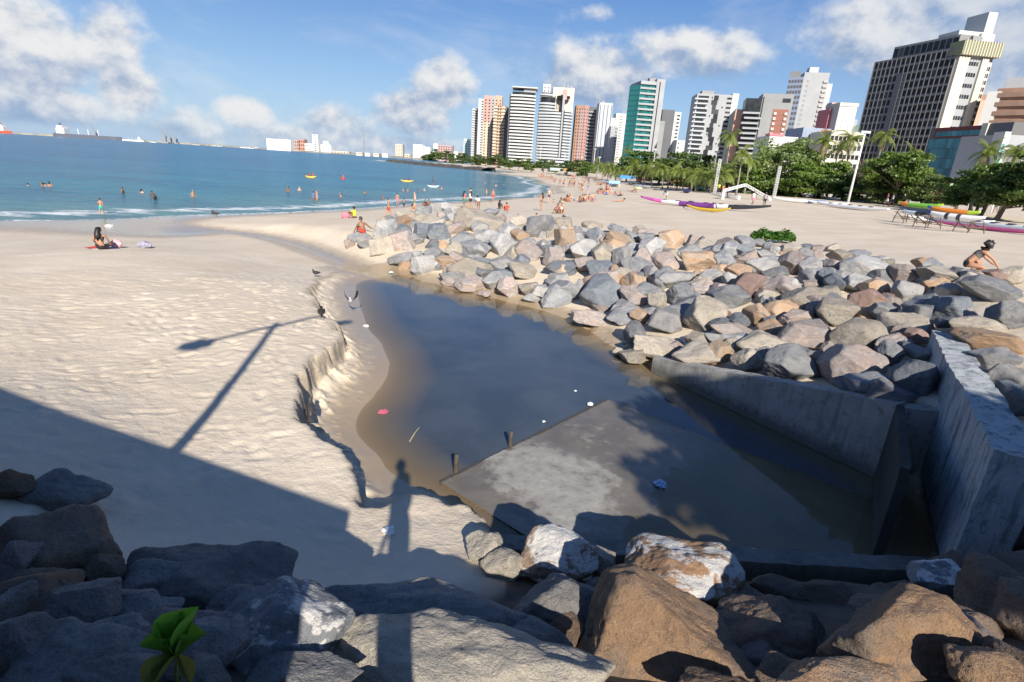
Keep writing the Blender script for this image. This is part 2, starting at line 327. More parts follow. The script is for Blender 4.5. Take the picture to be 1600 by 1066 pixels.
def grid_mesh(name, xs, ys, zf, mats, attrs=None, keep=None):
    X, Y = np.meshgrid(xs, ys); Z = zf(X, Y); nx, ny = len(xs), len(ys)
    co = np.stack([X, Y, Z], -1).reshape(-1, 3)
    i = np.arange(nx * ny).reshape(ny, nx); q = np.stack([i[:-1, :-1], i[:-1, 1:], i[1:, 1:], i[1:, :-1]], -1).reshape(-1, 4)
    if keep is not None:
        kv = keep(X, Y, Z).reshape(-1); q = q[kv[q].any(1)]
        used = np.unique(q); mp = np.full(nx * ny, -1); mp[used] = np.arange(len(used)); q = mp[q]; co = co[used]
    else: used = slice(None)
    me = bpy.data.meshes.new(name); me.vertices.add(len(co)); me.vertices.foreach_set('co', co.astype(np.float32).ravel())
    me.loops.add(q.size); me.loops.foreach_set('vertex_index', q.astype(np.int32).ravel())
    me.polygons.add(len(q)); me.polygons.foreach_set('loop_start', np.arange(0, q.size, 4, dtype=np.int32)); me.polygons.foreach_set('use_smooth', np.ones(len(q), bool))
    me.update(calc_edges=True); me.validate()
    for k, fn in (attrs or {}).items():
        a = me.attributes.new(k, 'FLOAT', 'POINT'); a.data.foreach_set('value', fn(co[:, 0], co[:, 1], co[:, 2]).astype(np.float32))
    for m in mats: me.materials.append(m)
    return me
# ------------------------------------------------------------------ ground, sea and pool
def sand_mat():
    m = bpy.data.materials.new('sand'); m.use_nodes = True; nt = m.node_tree; b = NB(nt); p = nt.nodes['Principled BSDF']
    tc = b.n('ShaderNodeTexCoord').outputs['Object']
    n1 = b.noise(tc, .35, 5); n2 = b.noise(tc, 3.1, 6, .6); n3 = b.noise(tc, 160, 3, .7)
    c = b.mix(b.mr(n1, .35, .65), (.55, .46, .345), (.63, .54, .42))
    c = b.mix(b.mr(n2, .45, .75, 0, .25), c, (.47, .39, .285))
    vl = b.n('ShaderNodeVectorMath', operation='LENGTH'); b.l(tc, vl.inputs[0]); nearf = b.mr(vl.outputs['Value'], 14, 45, 1, 0); c = b.mix(b.m('MULTIPLY', nearf, b.mr(n3, .62, .74, 0, .45)), c, (.2, .16, .12))
    deb = b.noise(tc, 9., 6, .75)
    c = b.mix(b.m('MULTIPLY', nearf, b.mr(deb, .70, .74, 0, .75)), c, (.13, .1, .07))
    cut = b.attr('cut'); c = b.mix(b.m('MULTIPLY', cut, b.mr(b.noise(b.vmul(tc, (1, 1, 5)), 3., 5), .3, .7, .5, 1.)), c, (.33, .27, .19))
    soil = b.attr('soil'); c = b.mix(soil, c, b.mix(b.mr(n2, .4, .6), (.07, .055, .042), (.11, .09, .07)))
    wet = b.attr('wet'); wf = b.m('ADD', wet, b.mr(n2, .3, .7, -.12, .12), clamp=True)
    wf = b.mr(wf, .15, .9, 0, 1, 'SMOOTHSTEP')
    c = b.mix(wf, c, (.34, .26, .165)); b.l(c, p.inputs['Base Color'])
    b.l(b.mix(wf, .9, .13, 'FLOAT'), p.inputs['Roughness']); p.inputs['Specular IOR Level'].default_value = .4
    h = b.m('ADD', b.m('MULTIPLY', b.noise(tc, 5.5, 6, .6), .9), b.m('ADD', b.m('MULTIPLY', n3, .06), b.m('MULTIPLY', b.noise(tc, 24, 4, .6), .22)))
    b.l(b.bump(h, b.m('MULTIPLY', b.mr(wf, 0, 1, .65, .08), b.mr(nearf, 0, 1, .1, 1)), .06), p.inputs['Normal'])
    return m
def wet_fn(x, y, z):
    zz, e, w = terrain(x, y)
    dt = seg_d(x, y, TROUGH)
    s = np.clip(1 - (zz - .02) / .34, 0, 1) * (x < 200)
    pool = np.clip(1 - (zz - PZ) / .32, 0, 1) * (w < 3.2)
    tr = np.clip(1 - dt / 1.9, 0, 1) * .9
    return np.where(y < 5.2, 0, np.maximum(np.maximum(s * (np.hypot(x, y) > 24), pool), tr))
def cut_fn(x, y, z):
    zz, e, w = terrain(x, y); return np.clip(1 - np.abs(e - .02) / .22, 0, 1) * (w > .05)
SAND = sand_mat()
gx = graded(-9.5, 9.0, .042, 1.04, -6000, 6000); gy = graded(4.2, 17.5, .042, 1.035, -60, 9000)
def ground_z(X, Y):
    Z, e, w = [q.reshape(X.shape) for q in terrain(X.ravel(), Y.ravel())]; r = np.random.default_rng(8); xs, ys = X[0], Y[:, 0]; pr = []
    for k in range(95):                                          # trails of footprints
        x, y, a = r.uniform(-15, 0), r.uniform(4.6, 24), r.uniform(0, 6.28); s = r.uniform(.55, .75)
        for i in range(r.integers(6, 22)):
            a += r.normal() * .12; x += math.cos(a) * s; y += math.sin(a) * s; sd = .11 * (1 if i % 2 else -1); pr.append((x - math.sin(a) * sd, y + math.cos(a) * sd, a, r.uniform(.8, 1.2)))
    for k in range(700): pr.append((r.uniform(-15, .3), r.uniform(4.4, 24), r.uniform(0, 6.28), r.uniform(.5, 1.3)))
    for x, y, a, s in pr:
        i0, i1 = np.searchsorted(xs, (x - .35, x + .35)); j0, j1 = np.searchsorted(ys, (y - .35, y + .35))
        if i1 - i0 < 3 or j1 - j0 < 3: continue
        dx = X[j0:j1, i0:i1] - x; dy = Y[j0:j1, i0:i1] - y; u = (dx * math.cos(a) + dy * math.sin(a)) / (.15 * s); v = (-dx * math.sin(a) + dy * math.cos(a)) / (.075 * s); q = u * u + v * v
        ok = (e[j0:j1, i0:i1] > .3) & (Z[j0:j1, i0:i1] > .5)
        Z[j0:j1, i0:i1] += ok * (-.019 * np.exp(-q * 1.1) + .006 * np.exp(-(np.sqrt(q) - 1.7) ** 2 * 3)) * s
    return Z
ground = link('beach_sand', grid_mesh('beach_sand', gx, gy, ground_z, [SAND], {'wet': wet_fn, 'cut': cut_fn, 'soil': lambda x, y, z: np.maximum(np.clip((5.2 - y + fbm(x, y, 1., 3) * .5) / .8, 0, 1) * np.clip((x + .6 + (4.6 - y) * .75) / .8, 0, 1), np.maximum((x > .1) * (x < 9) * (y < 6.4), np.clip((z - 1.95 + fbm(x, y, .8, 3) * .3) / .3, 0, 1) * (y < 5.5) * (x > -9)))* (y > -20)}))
ground['kind'] = 'structure'; ground['label'] = 'pale beach sand with footprints and an eroded scarp'
SPOTS = [(830, 735, 70, .075), (885, 765, 75, .075), (925, 750, 45, .06), (790, 722, 40, .06), (770, 710, 26, .08), (915, 683, 13, .03), (935, 668, 8, .03), (880, 800, 45, .06)]
def slab_z(x, y):
    u = np.array([.660, .751]); v = np.array([.751, -.660]); dx = x - SLAB_A[0]; dy = y - SLAB_A[1]; a = dx * u[0] + dy * u[1]; c = dx * v[0] + dy * v[1]
    ins = (a > 0) & (a < 5.30) & (c > 0) & (c < 6)
    z = np.full(np.shape(x), PZ + .014) - .03 * np.clip(c - 2.3, 0, 9) - .02 * np.clip(a - 4.6, 0, 9)
    for (px, py, rp, k) in SPOTS:
        g = at(px, py, PZ); rr_ = rp * depth(g) / F; d = np.sqrt(((x - g[0]) / rr_) ** 2 + ((y - g[1]) / (rr_ * 1.5)) ** 2); z = np.maximum(z, PZ + .014 + k * np.clip(1.15 - d, -1, .5))
    z = z + fbm(x, y, .7, 6) * .022
    return np.where(ins, z, -9.)
def pool_floor(x, y): return np.maximum(terrain(x, y)[0], slab_z(x, y))
def pool_mat():
    m = bpy.data.materials.new('murky_sky_tinted_water'); m.use_nodes = True; nt = m.node_tree; b = NB(nt); p = nt.nodes['Principled BSDF']
    tc = b.n('ShaderNodeTexCoord').outputs['Object']; dp = b.attr('depth')
    mk = b.noise(tc, .5, 5, .6, dist=.8); b.l(b.mix(b.mr(dp, .03, .2, 0, 1), (.20, .155, .095), b.mix(b.mr(mk, .35, .65), (.045, .060, .078), (.066, .082, .10))), p.inputs['Base Color']); p.inputs['Roughness'].default_value = .035; p.inputs['IOR'].default_value = 1.33; p.inputs['Specular IOR Level'].default_value = .5  # murky water; blue of the reflected sky is also put into its colour
    bm = b.bump(b.noise(b.vmul(tc, (1, 1.6, 1)), 4.5, 4, .6), .05, .02); b.l(bm, p.inputs['Normal'])
    tr = b.n('ShaderNodeBsdfTransparent'); tr.inputs[0].default_value = (.90, .85, .73, 1)
    gl = b.n('ShaderNodeBsdfGlossy'); gl.inputs['Roughness'].default_value = .035; b.l(bm, gl.inputs['Normal'])
    fr = b.n('ShaderNodeFresnel'); b.l(b.mix(b.n('ShaderNodeNewGeometry').outputs['Backfacing'], 1.33, 1 / 1.33, 'FLOAT'), fr.inputs[0]); b.l(bm, fr.inputs['Normal'])
    mx = b.n('ShaderNodeMixShader'); b.l(fr.outputs[0], mx.inputs[0]); b.l(tr.outputs[0], mx.inputs[1]); b.l(gl.outputs[0], mx.inputs[2])
    k = b.m('SUBTRACT', 1., b.m('EXPONENT', b.m('MULTIPLY', b.m('MAXIMUM', dp, 0.), -10.)))
    m2 = b.n('ShaderNodeMixShader'); b.l(k, m2.inputs[0]); b.l(mx.outputs[0], m2.inputs[1]); b.l(p.outputs[0], m2.inputs[2])
    b.l(m2.outputs[0], nt.nodes['Material Output'].inputs[0]); return m
pw = link('pool_water', grid_mesh('pool_water', np.arange(-8, 8.6, .07), np.arange(5.5, 26.6, .07), lambda X, Y: np.full(X.shape, PZ), [pool_mat()], {'depth': lambda x, y, z: PZ - pool_floor(x, y)},
          lambda X, Y, Z: (poly_sd(X.ravel(), Y.ravel(), WPOLY) < .45).reshape(X.shape) & (pool_floor(X.ravel(), Y.ravel()) < PZ + .01).reshape(X.shape)))
pw['kind'] = 'structure'; pw['label'] = 'dark still outflow pool reflecting the sky'
def sea_mat():
    m = bpy.data.materials.new('sea_water'); m.use_nodes = True; nt = m.node_tree; b = NB(nt); p = nt.nodes['Principled BSDF']
    tc = b.n('ShaderNodeTexCoord').outputs['Object']; dp = b.attr('depth')
    n = b.noise(b.vmul(tc, (.012, .05, 1)), 1., 5, .6)
    c = b.mix(b.mr(dp, .1, 1.1), (.10, .21, .20), (.014, .16, .215)); c = b.mix(b.mr(dp, 1.2, 3.2), c, (.006, .115, .225))
    c = b.mix(b.mr(n, .42, .62, 0, .6), c, (.005, .07, .15))
    ripple_shade = b.noise(b.vmul(tc, (.22, 1.1, 1)), 1., 5, .7); c = b.mix(b.mr(ripple_shade, .5, .68, 0, .55), c, (.004, .06, .105)); c = b.mix(b.mr(ripple_shade, .5, .34, 0, .4), c, (.06, .24, .29))  # wavelet light and shade painted as bands in the water colour
    v = b.vmul(tc, (.55, 1.0, 1))
    w1 = b.noise(v, .45, 6, .62); w2 = b.noise(v, 2.6, 4, .6)
    fo = b.noise(b.vmul(tc, (.16, .5, 1)), 1.0, 6, .65)
    br = b.m('MULTIPLY', b.mr(b.m('ABSOLUTE', b.m('SUBTRACT', dp, b.mr(fo, .3, .7, .10, .30))), .0, .085, 1, 0), b.mr(b.noise(tc, .8, 5, .7), .34, .5))
    edge = b.m('MULTIPLY', b.mr(dp, .0, .035, 1, 0), b.mr(b.noise(tc, 2.2, 5, .7), .42, .56))
    cap = b.m('MULTIPLY', b.mr(b.noise(b.vmul(tc, (.1, .35, 1)), 1., 8, .75), .70, .74), b.mr(dp, .5, 1.))
    foam = b.m('MAXIMUM', b.m('MAXIMUM', br, edge), cap, clamp=True)
    c = b.mix(foam, c, (.75, .76, .75)); b.l(c, p.inputs['Base Color'])
    b.l(b.mix(foam, .22, .7, 'FLOAT'), p.inputs['Roughness']); p.inputs['IOR'].default_value = 1.33; p.inputs['Specular IOR Level'].default_value = .28
    h = b.m('ADD', b.m('MULTIPLY', w1, 1.), b.m('MULTIPLY', w2, .16))
    b.l(b.bump(h, 1., .8), p.inputs['Normal'])
    return m
def sea_z(X, Y): return fbm(X, Y * 1.6, 6., 3) * .05 * np.clip((np.hypot(X, Y) - 34) / 20, 0, 1) + 0.0
sea = link('sea_water', grid_mesh('sea_water', graded(-60, 12, .45, 1.06, -9000, 700), graded(28, 110, .45, 1.05, -200, 12000), sea_z, [sea_mat()], {'depth': lambda x, y, z: np.maximum(-terrain(x, y, False)[0], 3. * (x < -700))},
           lambda X, Y, Z: (base(X.ravel(), Y.ravel()) < .35).reshape(X.shape) & ((np.hypot(X, Y) > 27) & ((Y > 30) | (X < -20)))))
sea['kind'] = 'structure'; sea['label'] = 'blue green sea with small waves and a line of surf'
# ------------------------------------------------------------------ concrete outfall
def concrete_mat(name, c1, c2, stain, streak=0., green=0.):
    m = bpy.data.materials.new(name); m.use_nodes = True; nt = m.node_tree; b = NB(nt); p = nt.nodes['Principled BSDF']
    tc = b.n('ShaderNodeTexCoord').outputs['Object']
    n1 = b.noise(tc, 1.1, 7, .6); n2 = b.noise(tc, 7., 6, .65); n3 = b.noise(tc, 70, 3, .6)
    c = b.mix(b.mr(n1, .38, .62), c1, c2); c = b.mix(b.mr(n2, .56, .70, 0, .8), c, stain)
    c = b.mix(b.mr(n3, .58, .7, 0, .3), c, tuple(x * .4 for x in c1))
    if streak:
        s = b.noise(b.vmul(tc, (3.2, 3.2, .55)), 1.9, 7, .62, dist=.5); c = b.mix(b.mr(s, .5, .66, 0, streak), c, (.085, .09, .095))
        s2 = b.noise(b.vmul(tc, (5., 5., .5)), 2.7, 5, .6, dist=.3); c = b.mix(b.mr(s2, .58, .68, 0, streak * .7), c, (.5, .5, .47))
    if green:
        g = b.noise(b.vmul(tc, (2., 2., 1.1)), 2.3, 4, .5, dist=1.6); gm = b.mr(b.m('ABSOLUTE', b.m('SUBTRACT', g, .5)), .0, .022, 1, 0)
        c = b.mix(b.m('MULTIPLY', gm, b.mr(b.noise(tc, .8, 2), .46, .6, 0, green)), c, (.02, .17, .12))
        g2 = b.noise(b.vmul(tc, (3., 3., 1.6)), 2.0, 4, .5, dist=2.2); c = b.mix(b.m('MULTIPLY', b.mr(b.m('ABSOLUTE', b.m('SUBTRACT', g2, .5)), 0, .016, 1, 0), b.mr(b.noise(b.vadd(tc, (5, 1, 2)), .7, 2), .5, .62, 0, green)), c, (.07, .05, .16))
    wz = b.n('ShaderNodeNewGeometry').outputs['Position']; sz = b.n('ShaderNodeSeparateXYZ'); b.l(wz, sz.inputs[0]); tide = b.mr(b.m('ADD', sz.outputs[2], b.mr(n2, .3, .7, -.12, .12)), .32, .62, .75, 0); c = b.mix(tide, c, (.06, .058, .045))   # tide line
    b.l(c, p.inputs['Base Color']); p.inputs['Roughness'].default_value = .85; p.inputs['Specular IOR Level'].default_value = .3
    b.l(b.bump(b.m('ADD', n2, b.m('MULTIPLY', n3, .3)), .5, .025), p.inputs['Normal']); MATS[name] = m; return m
CONC = concrete_mat('weathered_concrete', (.30, .29, .265), (.37, .355, .325), (.15, .145, .13), .45)
CONC_T = concrete_mat('streaked_concrete', (.33, .345, .36), (.42, .43, .43), (.2, .2, .2), .85, .9)
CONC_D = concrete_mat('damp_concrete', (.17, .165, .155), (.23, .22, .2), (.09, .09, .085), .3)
def lower(me, k=.004):          # wear a wall's straight edges a little
    for v in me.vertices: v.co += Vector((mnoise.noise(v.co * 3.1), mnoise.noise(v.co * 3.1 + Vector((5, 0, 0))), mnoise.noise(v.co * 2.7 + Vector((0, 9, 0))))) * k
def wall_mesh(name, p0, p1, out, z0a, z0b, z1a, z1b, m, nu=40, nv=12, worn=.02):
    p0 = Vector((p0[0], p0[1], 0)); p1 = Vector((p1[0], p1[1], 0)); o = Vector((out[0], out[1], 0)); rows = []
    sec = [(0, t) for t in np.linspace(0, 1, nv)] + [(t, 1.) for t in (.06, .35, .65, .94)] + [(1, t) for t in np.linspace(1, 0, nv)]
    v = []; f = []; ns = len(sec)
    for i in range(nu + 1):
        u = i / nu
        for s, t in sec:
            q = p0.lerp(p1, u) + o * s; z0 = z0a + (z0b - z0a) * u; z1 = z1a + (z1b - z1a) * u; q.z = z0 + (z1 - z0) * t
            ed = 1. if (t > .98) else .35
            q += Vector((mnoise.fractal(q * 2.5, .7, 2, 4), mnoise.fractal(q * 2.5 + Vector((7, 3, 1)), .7, 2, 4), mnoise.fractal(q * 2.5 + Vector((1, 8, 4)), .7, 2, 4))) * worn * ed
            v.append(q)
    for i in range(nu):
        for k in range(ns - 1): f.append((i * ns + k, (i + 1) * ns + k, (i + 1) * ns + k + 1, i * ns + k + 1))
    f.append(tuple(range(ns))); f.append(tuple(range(nu * ns, nu * ns + ns))[::-1])
    me = mesh(name, v, f, [m]); bm = bmesh.new(); bm.from_mesh(me); bmesh.ops.recalc_face_normals(bm, faces=bm.faces); bm.to_mesh(me); bm.free(); return me
CONC_SHADE = concrete_mat('shade_black_concrete', (.032, .032, .03), (.05, .05, .045), (.02, .02, .018), .0)  # divider concrete: deep shade of the outfall put into its colour
w = link('wing_wall', wall_mesh('wing_wall', (3.95, 14.2), (7.1, 9.15), (.27, .17), -.5, -.5, .60, 1.75, CONC))
tag(w, 'low grey concrete wing wall sloping down into the pool beside the rocks', 'wall')
w = link('return_wall', wall_mesh('return_wall', (7.12, 9.16), (8.1, 8.95), (.16, .27), -.5, -.5, 1.68, 1.72, CONC, 10))
tag(w, 'short concrete return wall joining the wing wall to the tall wall', 'wall')
w = link('retaining_wall', wall_mesh('retaining_wall', (6.0, 6.0), (9.42, 11.78), (.44, -.26), .55, .55, 2.5, 2.5, CONC_T, 60, 18, .03))
tag(w, 'tall thick concrete wall with dark streaks and green paint marks above the outfall', 'wall')
w = link('divider_wall', wall_mesh('divider_wall', (5.62, 6.82), (7.12, 9.2), (.11, -.07), -.5, -.5, 1.75, 1.72, CONC_SHADE, 24))
tag(w, 'thin damp concrete divider wall, coloured dark for shade, standing in the outfall water', 'wall')
w = link('wall_footing', wall_mesh('wall_footing', (6.32, 6.25), (9.6, 11.7), (.2, -.12), -.6, -.6, .9, .9, CONC_D, 30))
tag(w, 'dark recessed concrete footing under the tall wall', 'wall')
w = link('concrete_sill', wall_mesh('concrete_sill', (-.3, 6.42), (6.5, 6.50), (0, -.30), -.6, -.6, .50, .50, CONC_D, 60, 5, .018))
tag(w, 'long low concrete sill behind the near boulders', 'sill')
# apron slab, half under water
def slab_mat():
    m = bpy.data.materials.new('apron_concrete'); m.use_nodes = True; nt = m.node_tree; b = NB(nt); p = nt.nodes['Principled BSDF']
    tc = b.n('ShaderNodeTexCoord').outputs['Object']; n1 = b.noise(tc, 1.6, 6, .6); n2 = b.noise(tc, 9, 6, .65); n3 = b.noise(tc, 90, 3, .7)
    dry = b.mix(b.mr(n2, .4, .65), (.31, .30, .27), (.24, .23, .205)); dry = b.mix(b.mr(n3, .6, .7, 0, .5), dry, (.1, .1, .095))
    wetc = b.mix(b.mr(n1, .4, .6), (.12, .105, .085), (.16, .14, .11))
    sx = b.n('ShaderNodeSeparateXYZ'); b.l(tc, sx.inputs[0])
    f = b.m('ADD', sx.outputs[2], b.mr(b.noise(tc, 4.5, 8, .7), .25, .75, -.03, .03)); f = b.mr(f, PZ + .026, PZ + .052)
    b.l(b.mix(f, wetc, dry), p.inputs['Base Color']); b.l(b.mix(f, .3, .9, 'FLOAT'), p.inputs['Roughness'])
    b.l(b.bump(b.m('ADD', n2, b.m('MULTIPLY', n3, .4)), .35, .02), p.inputs['Normal']); return m
_u2 = np.array([.660, .751]); _v2 = np.array([.751, -.660])
def slab():
    na, nc = 90, 90; A = np.linspace(.001, 5.299, na); Cc = np.linspace(.001, 5.9, nc); v = []; f = []
    for a in A:
        for c in Cc: q = SLAB_A + _u2 * a + _v2 * c; v.append((q[0], q[1]))
    z = slab_z(np.array([q[0] for q in v]), np.array([q[1] for q in v])); v = [(q[0], q[1], zz) for q, zz in zip(v, z)]
    for i in range(na - 1):
        for k in range(nc - 1): f.append((i * nc + k, i * nc + k + 1, (i + 1) * nc + k + 1, (i + 1) * nc + k))
    rim = [i * nc for i in range(na)] + [(na - 1) * nc + k for k in range(1, nc)]; n0 = len(v)
    for r in rim: v.append((v[r][0], v[r][1], -.55))
    for j in range(len(rim) - 1): f.append((rim[j], rim[j + 1], n0 + j + 1, n0 + j))
    o = link('concrete_apron', mesh('concrete_apron', v, f, [slab_mat()], smooth=False)); tag(o, 'flat wet concrete apron with pale dry patches at the pool edge', 'slab')
    WOOD = mat('wet_timber', (.06, .05, .04), .7, .3, 9, .6, 40)
    mb = MB(); pts = [SLAB_A + _u2 * a for a in np.linspace(0, 5.3, 30)]
    for s0, s1 in zip(pts[:-1], pts[1:]):
        a0 = s0 - _v2 * .055; a1 = s1 - _v2 * .055
        mb.prism([tuple(s0 - _v2 * .002), tuple(s1 - _v2 * .002), tuple(a1), tuple(a0)], -.4, PZ + .018)
    mb.ob('edge_board', WOOD, o)
    return WOOD
WOOD = slab()
for px, py, h, lb in ((712, 738, .36, 'short rotten wooden stake at the corner of the apron'), (797, 697, .33, 'short rotten wooden stake midway along the apron edge')):
    q = at(px, py, PZ); mb = MB(); r = .045
    mb.tube([(0, 0, -.6), (.004, 0, 0), (.0, .01, h * .5), (.008, .0, h - .03), (.01, 0, h)], [r, r * 1.05, r, r * .95, r * .7], 10)
    o = mb.ob('wooden_stake', WOOD, None, True, (q[0], q[1], PZ)); tag(o, lb, 'stake', 'wooden stakes')
# ------------------------------------------------------------------ promenade the photographer stands on (behind the camera: it shades the sand)
PAV = mat('promenade_paving', (.33, .31, .29), .85, .15, 3, .3, 20, coord='Object')
edge = [(-30, 11.92), (-.41, -.75), (4.4, -1.3), (5.5, .75), (20, 3.05)]
mb = MB(); mb.prism(edge + [(20, -12), (-30, 0)], 3.2, 3.75); dk = mb.ob('promenade', PAV); dk['kind'] = 'structure'; dk['label'] = 'paved promenade above the rocks'
mb = MB(); a, c = Vector((-30, 11.92)), Vector((-.55, -.69)); dn = (c - a).normalized(); nn = Vector((-dn.y, dn.x)) * -.28
mb.prism([tuple(a), tuple(c), tuple(c + nn), tuple(a + nn)], 3.74, 4.93); o = mb.ob('parapet', CONC); tag(o, 'solid concrete parapet along the promenade behind the viewer', 'parapet')
mb = MB(); a, c = Vector((5.7, .88)), Vector((20, 3.15)); dn = (c - a).normalized(); nn = Vector((-dn.y, dn.x)) * -.28
mb.prism([tuple(a), tuple(c), tuple(c + nn), tuple(a + nn)], 3.0, 5.3); o = mb.ob('parapet', CONC); tag(o, 'higher concrete parapet of the promenade above the tall wall', 'parapet')
STEEL = mat('painted_white_steel', (.72, .72, .70), .45, .06)
LAMP = mat('lamp_post_grey', (.45, .46, .46), .45, .06)
lt = thing('street_lamp', 'tall twin arm street lamp on the promenade behind the viewer', 'street lamp', (-2.93, -1.63, 3.75))
mb = MB(); mb.tube([(0, 0, 0), (0, 0, .4), (0, 0, .42), (0, 0, 6.1)], [.16, .16, .10, .07], 14); mb.ob('pole', LAMP, lt, True)
for s in (-1, 1):
    d = Vector((.46, .888, 0)) * s; mb = MB(); mb.tube([(0, 0, 5.92), tuple(d * 1.0 + Vector((0, 0, 5.98))), tuple(d * 1.75 + Vector((0, 0, 6.0)))], [.05, .045, .04], 10); mb.ob('arm', LAMP, lt, True)
    mb = MB(); M = Matrix.Translation(tuple(d * 2.0 + Vector((0, 0, 6.0)))) @ Matrix.Rotation(math.atan2(d.y, d.x), 4, 'Z'); k = 1.35 if s < 0 else .8
    for (x0, x1, hw, z0, z1) in ((-.38, -.2, .07, -.03, .05), (-.2, .3, .15 * k, -.06, .07), (.3, .42, .1 * k, -.04, .05)): mb.box((x0, -hw, z0), (x1, hw, z1), M)
    mb.ob('lamp_head', LAMP, lt)
# ------------------------------------------------------------------ boulders
def ico(sub):
    bm = bmesh.new(); bmesh.ops.create_icosphere(bm, subdivisions=sub, radius=1); v = np.array([q.co[:] for q in bm.verts]); f = [tuple(x.index for x in q.verts) for q in bm.faces]; bm.free(); return v, f
ICO = {k: ico(k) for k in (3, 4, 5, 6)}
def rock_mesh(name, seed, sub=5, sharp=16., n=11, rough=.05, m=None, dims=(1, 1, 1), flat=0.):
    r = np.random.default_rng(seed); v, f = ICO[sub]
    N = r.normal(size=(n, 3)); N /= np.linalg.norm(N, axis=1)[:, None]
    for _ in range(30):                                              # spread the faces out
        D = N[:, None] - N[None]; d2 = (D ** 2).sum(-1) + 1e-3; N = N + .02 * (D / d2[..., None] ** 1.5).sum(1); N /= np.linalg.norm(N, axis=1)[:, None]
    H = r.uniform(.62, .98, n)
    q = np.clip(v @ N.T, 0, None) / H; rad = (q ** sharp).sum(1) ** (-1 / sharp); rad = np.clip(rad, .3, 1.25)
    p = v * rad[:, None]; p = p * np.array(dims)
    s = 1. / max(dims); off = Vector(r.uniform(-50, 50, 3)); out = np.empty_like(p); nd = v / np.array(dims); nd /= np.linalg.norm(nd, axis=1)[:, None]
    R = max(dims)
    for i, c in enumerate(p):
        w = Vector(c); a = mnoise.fractal(w * (1.1 / R) * 1.0 + off, .8, 2.0, 4) * 1.3
        g = mnoise.ridged_multi_fractal(w * (1.3 / R) + off, .9, 2.1, 4, 1., 2.) - 1.
        e = mnoise.fractal(w * (6. / R) + off, .6, 2.0, 4 if sub > 5 else 3)
        out[i] = c + nd[i] * R * (rough * a - rough * .45 * g * (1 if flat == 0 else .5) + rough * .3 * e)
    return mesh(name, out, f, [m], smooth=True)
RK = {'g': rock_mat('rock_blue_grey', (.185, .20, .225), (.32, .32, .315), (.27, .245, .22)),
      'l': rock_mat('rock_pale_grey', (.26, .27, .28), (.42, .40, .375), (.35, .315, .275)),
      'p': rock_mat('rock_pinkish', (.36, .27, .225), (.29, .265, .255), (.44, .38, .33)),
      'o': rock_mat('rock_orange', (.43, .275, .155), (.40, .33, .26), (.46, .245, .105)),
      't': rock_mat('rock_tan', (.35, .30, .23), (.44, .385, .31), (.265, .25, .23)),
      'd': rock_mat('rock_dark_grey', (.15, .17, .195), (.20, .22, .24), (.12, .135, .16)),
      'r': rock_mat('rock_red_brown', (.27, .165, .13), (.32, .22, .18), (.24, .16, .135))}
CN = {'g': 'blue grey', 'l': 'pale grey', 'p': 'pinkish', 'o': 'rusty orange', 't': 'tan', 'd': 'dark slate grey', 'r': 'red brown'}
BASEROCK = [rock_mesh('boulder', 100 + i, 5, (20, 34, 50)[i % 3], (8, 9, 10, 12)[i % 4], .05, RK['g']) for i in range(20)]
Z8 = [(50,255,70,60,'g'),(110,270,90,80,'l'),(215,215,110,110,'l'),(200,300,120,100,'t'),(20,285,50,50,'p'),(200,170,60,60,'t'),(315,170,90,75,'o'),(250,175,60,80,'g'),(305,280,120,120,'p'),(375,270,55,75,'g'),(420,110,80,55,'g'),(430,220,110,80,'d'),(505,225,110,95,'d'),(415,155,110,60,'t'),(470,180,120,70,'t'),(490,100,60,60,'l'),(545,90,120,55,'l'),(595,200,90,70,'p'),(650,105,100,50,'o'),(725,175,230,150,'t'),(770,125,110,55,'g'),(650,255,140,70,'g'),(770,250,140,80,'l'),(700,320,150,100,'g'),(600,320,100,80,'t'),(610,365,80,70,'p'),(430,400,130,90,'l'),(480,335,100,60,'g'),(540,380,110,60,'o'),(300,360,120,60,'l'),(385,345,70,40,'l'),(690,420,230,110,'t'),(580,465,120,45,'l'),(565,490,80,40,'p'),(680,500,150,70,'p'),(760,440,90,60,'g'),(855,400,120,90,'l'),(815,485,140,90,'l'),(890,520,110,100,'p'),(755,555,60,30,'p'),(870,130,80,50,'l'),(890,160,90,70,'p'),(960,180,110,90,'t'),(860,300,130,130,'l'),(890,215,110,80,'l'),(950,250,90,90,'o'),(980,330,150,120,'p'),(1060,210,130,140,'g'),(1125,220,70,120,'t'),(1130,355,100,100,'p'),(1070,300,60,90,'l'),(1200,265,110,110,'o'),(1190,190,80,90,'t'),(1165,415,150,60,'d'),(960,430,130,80,'t'),(1000,525,100,60,'t'),(1060,545,90,70,'l'),(1010,580,80,45,'l'),(1150,480,110,70,'l'),(1185,540,160,100,'g')]
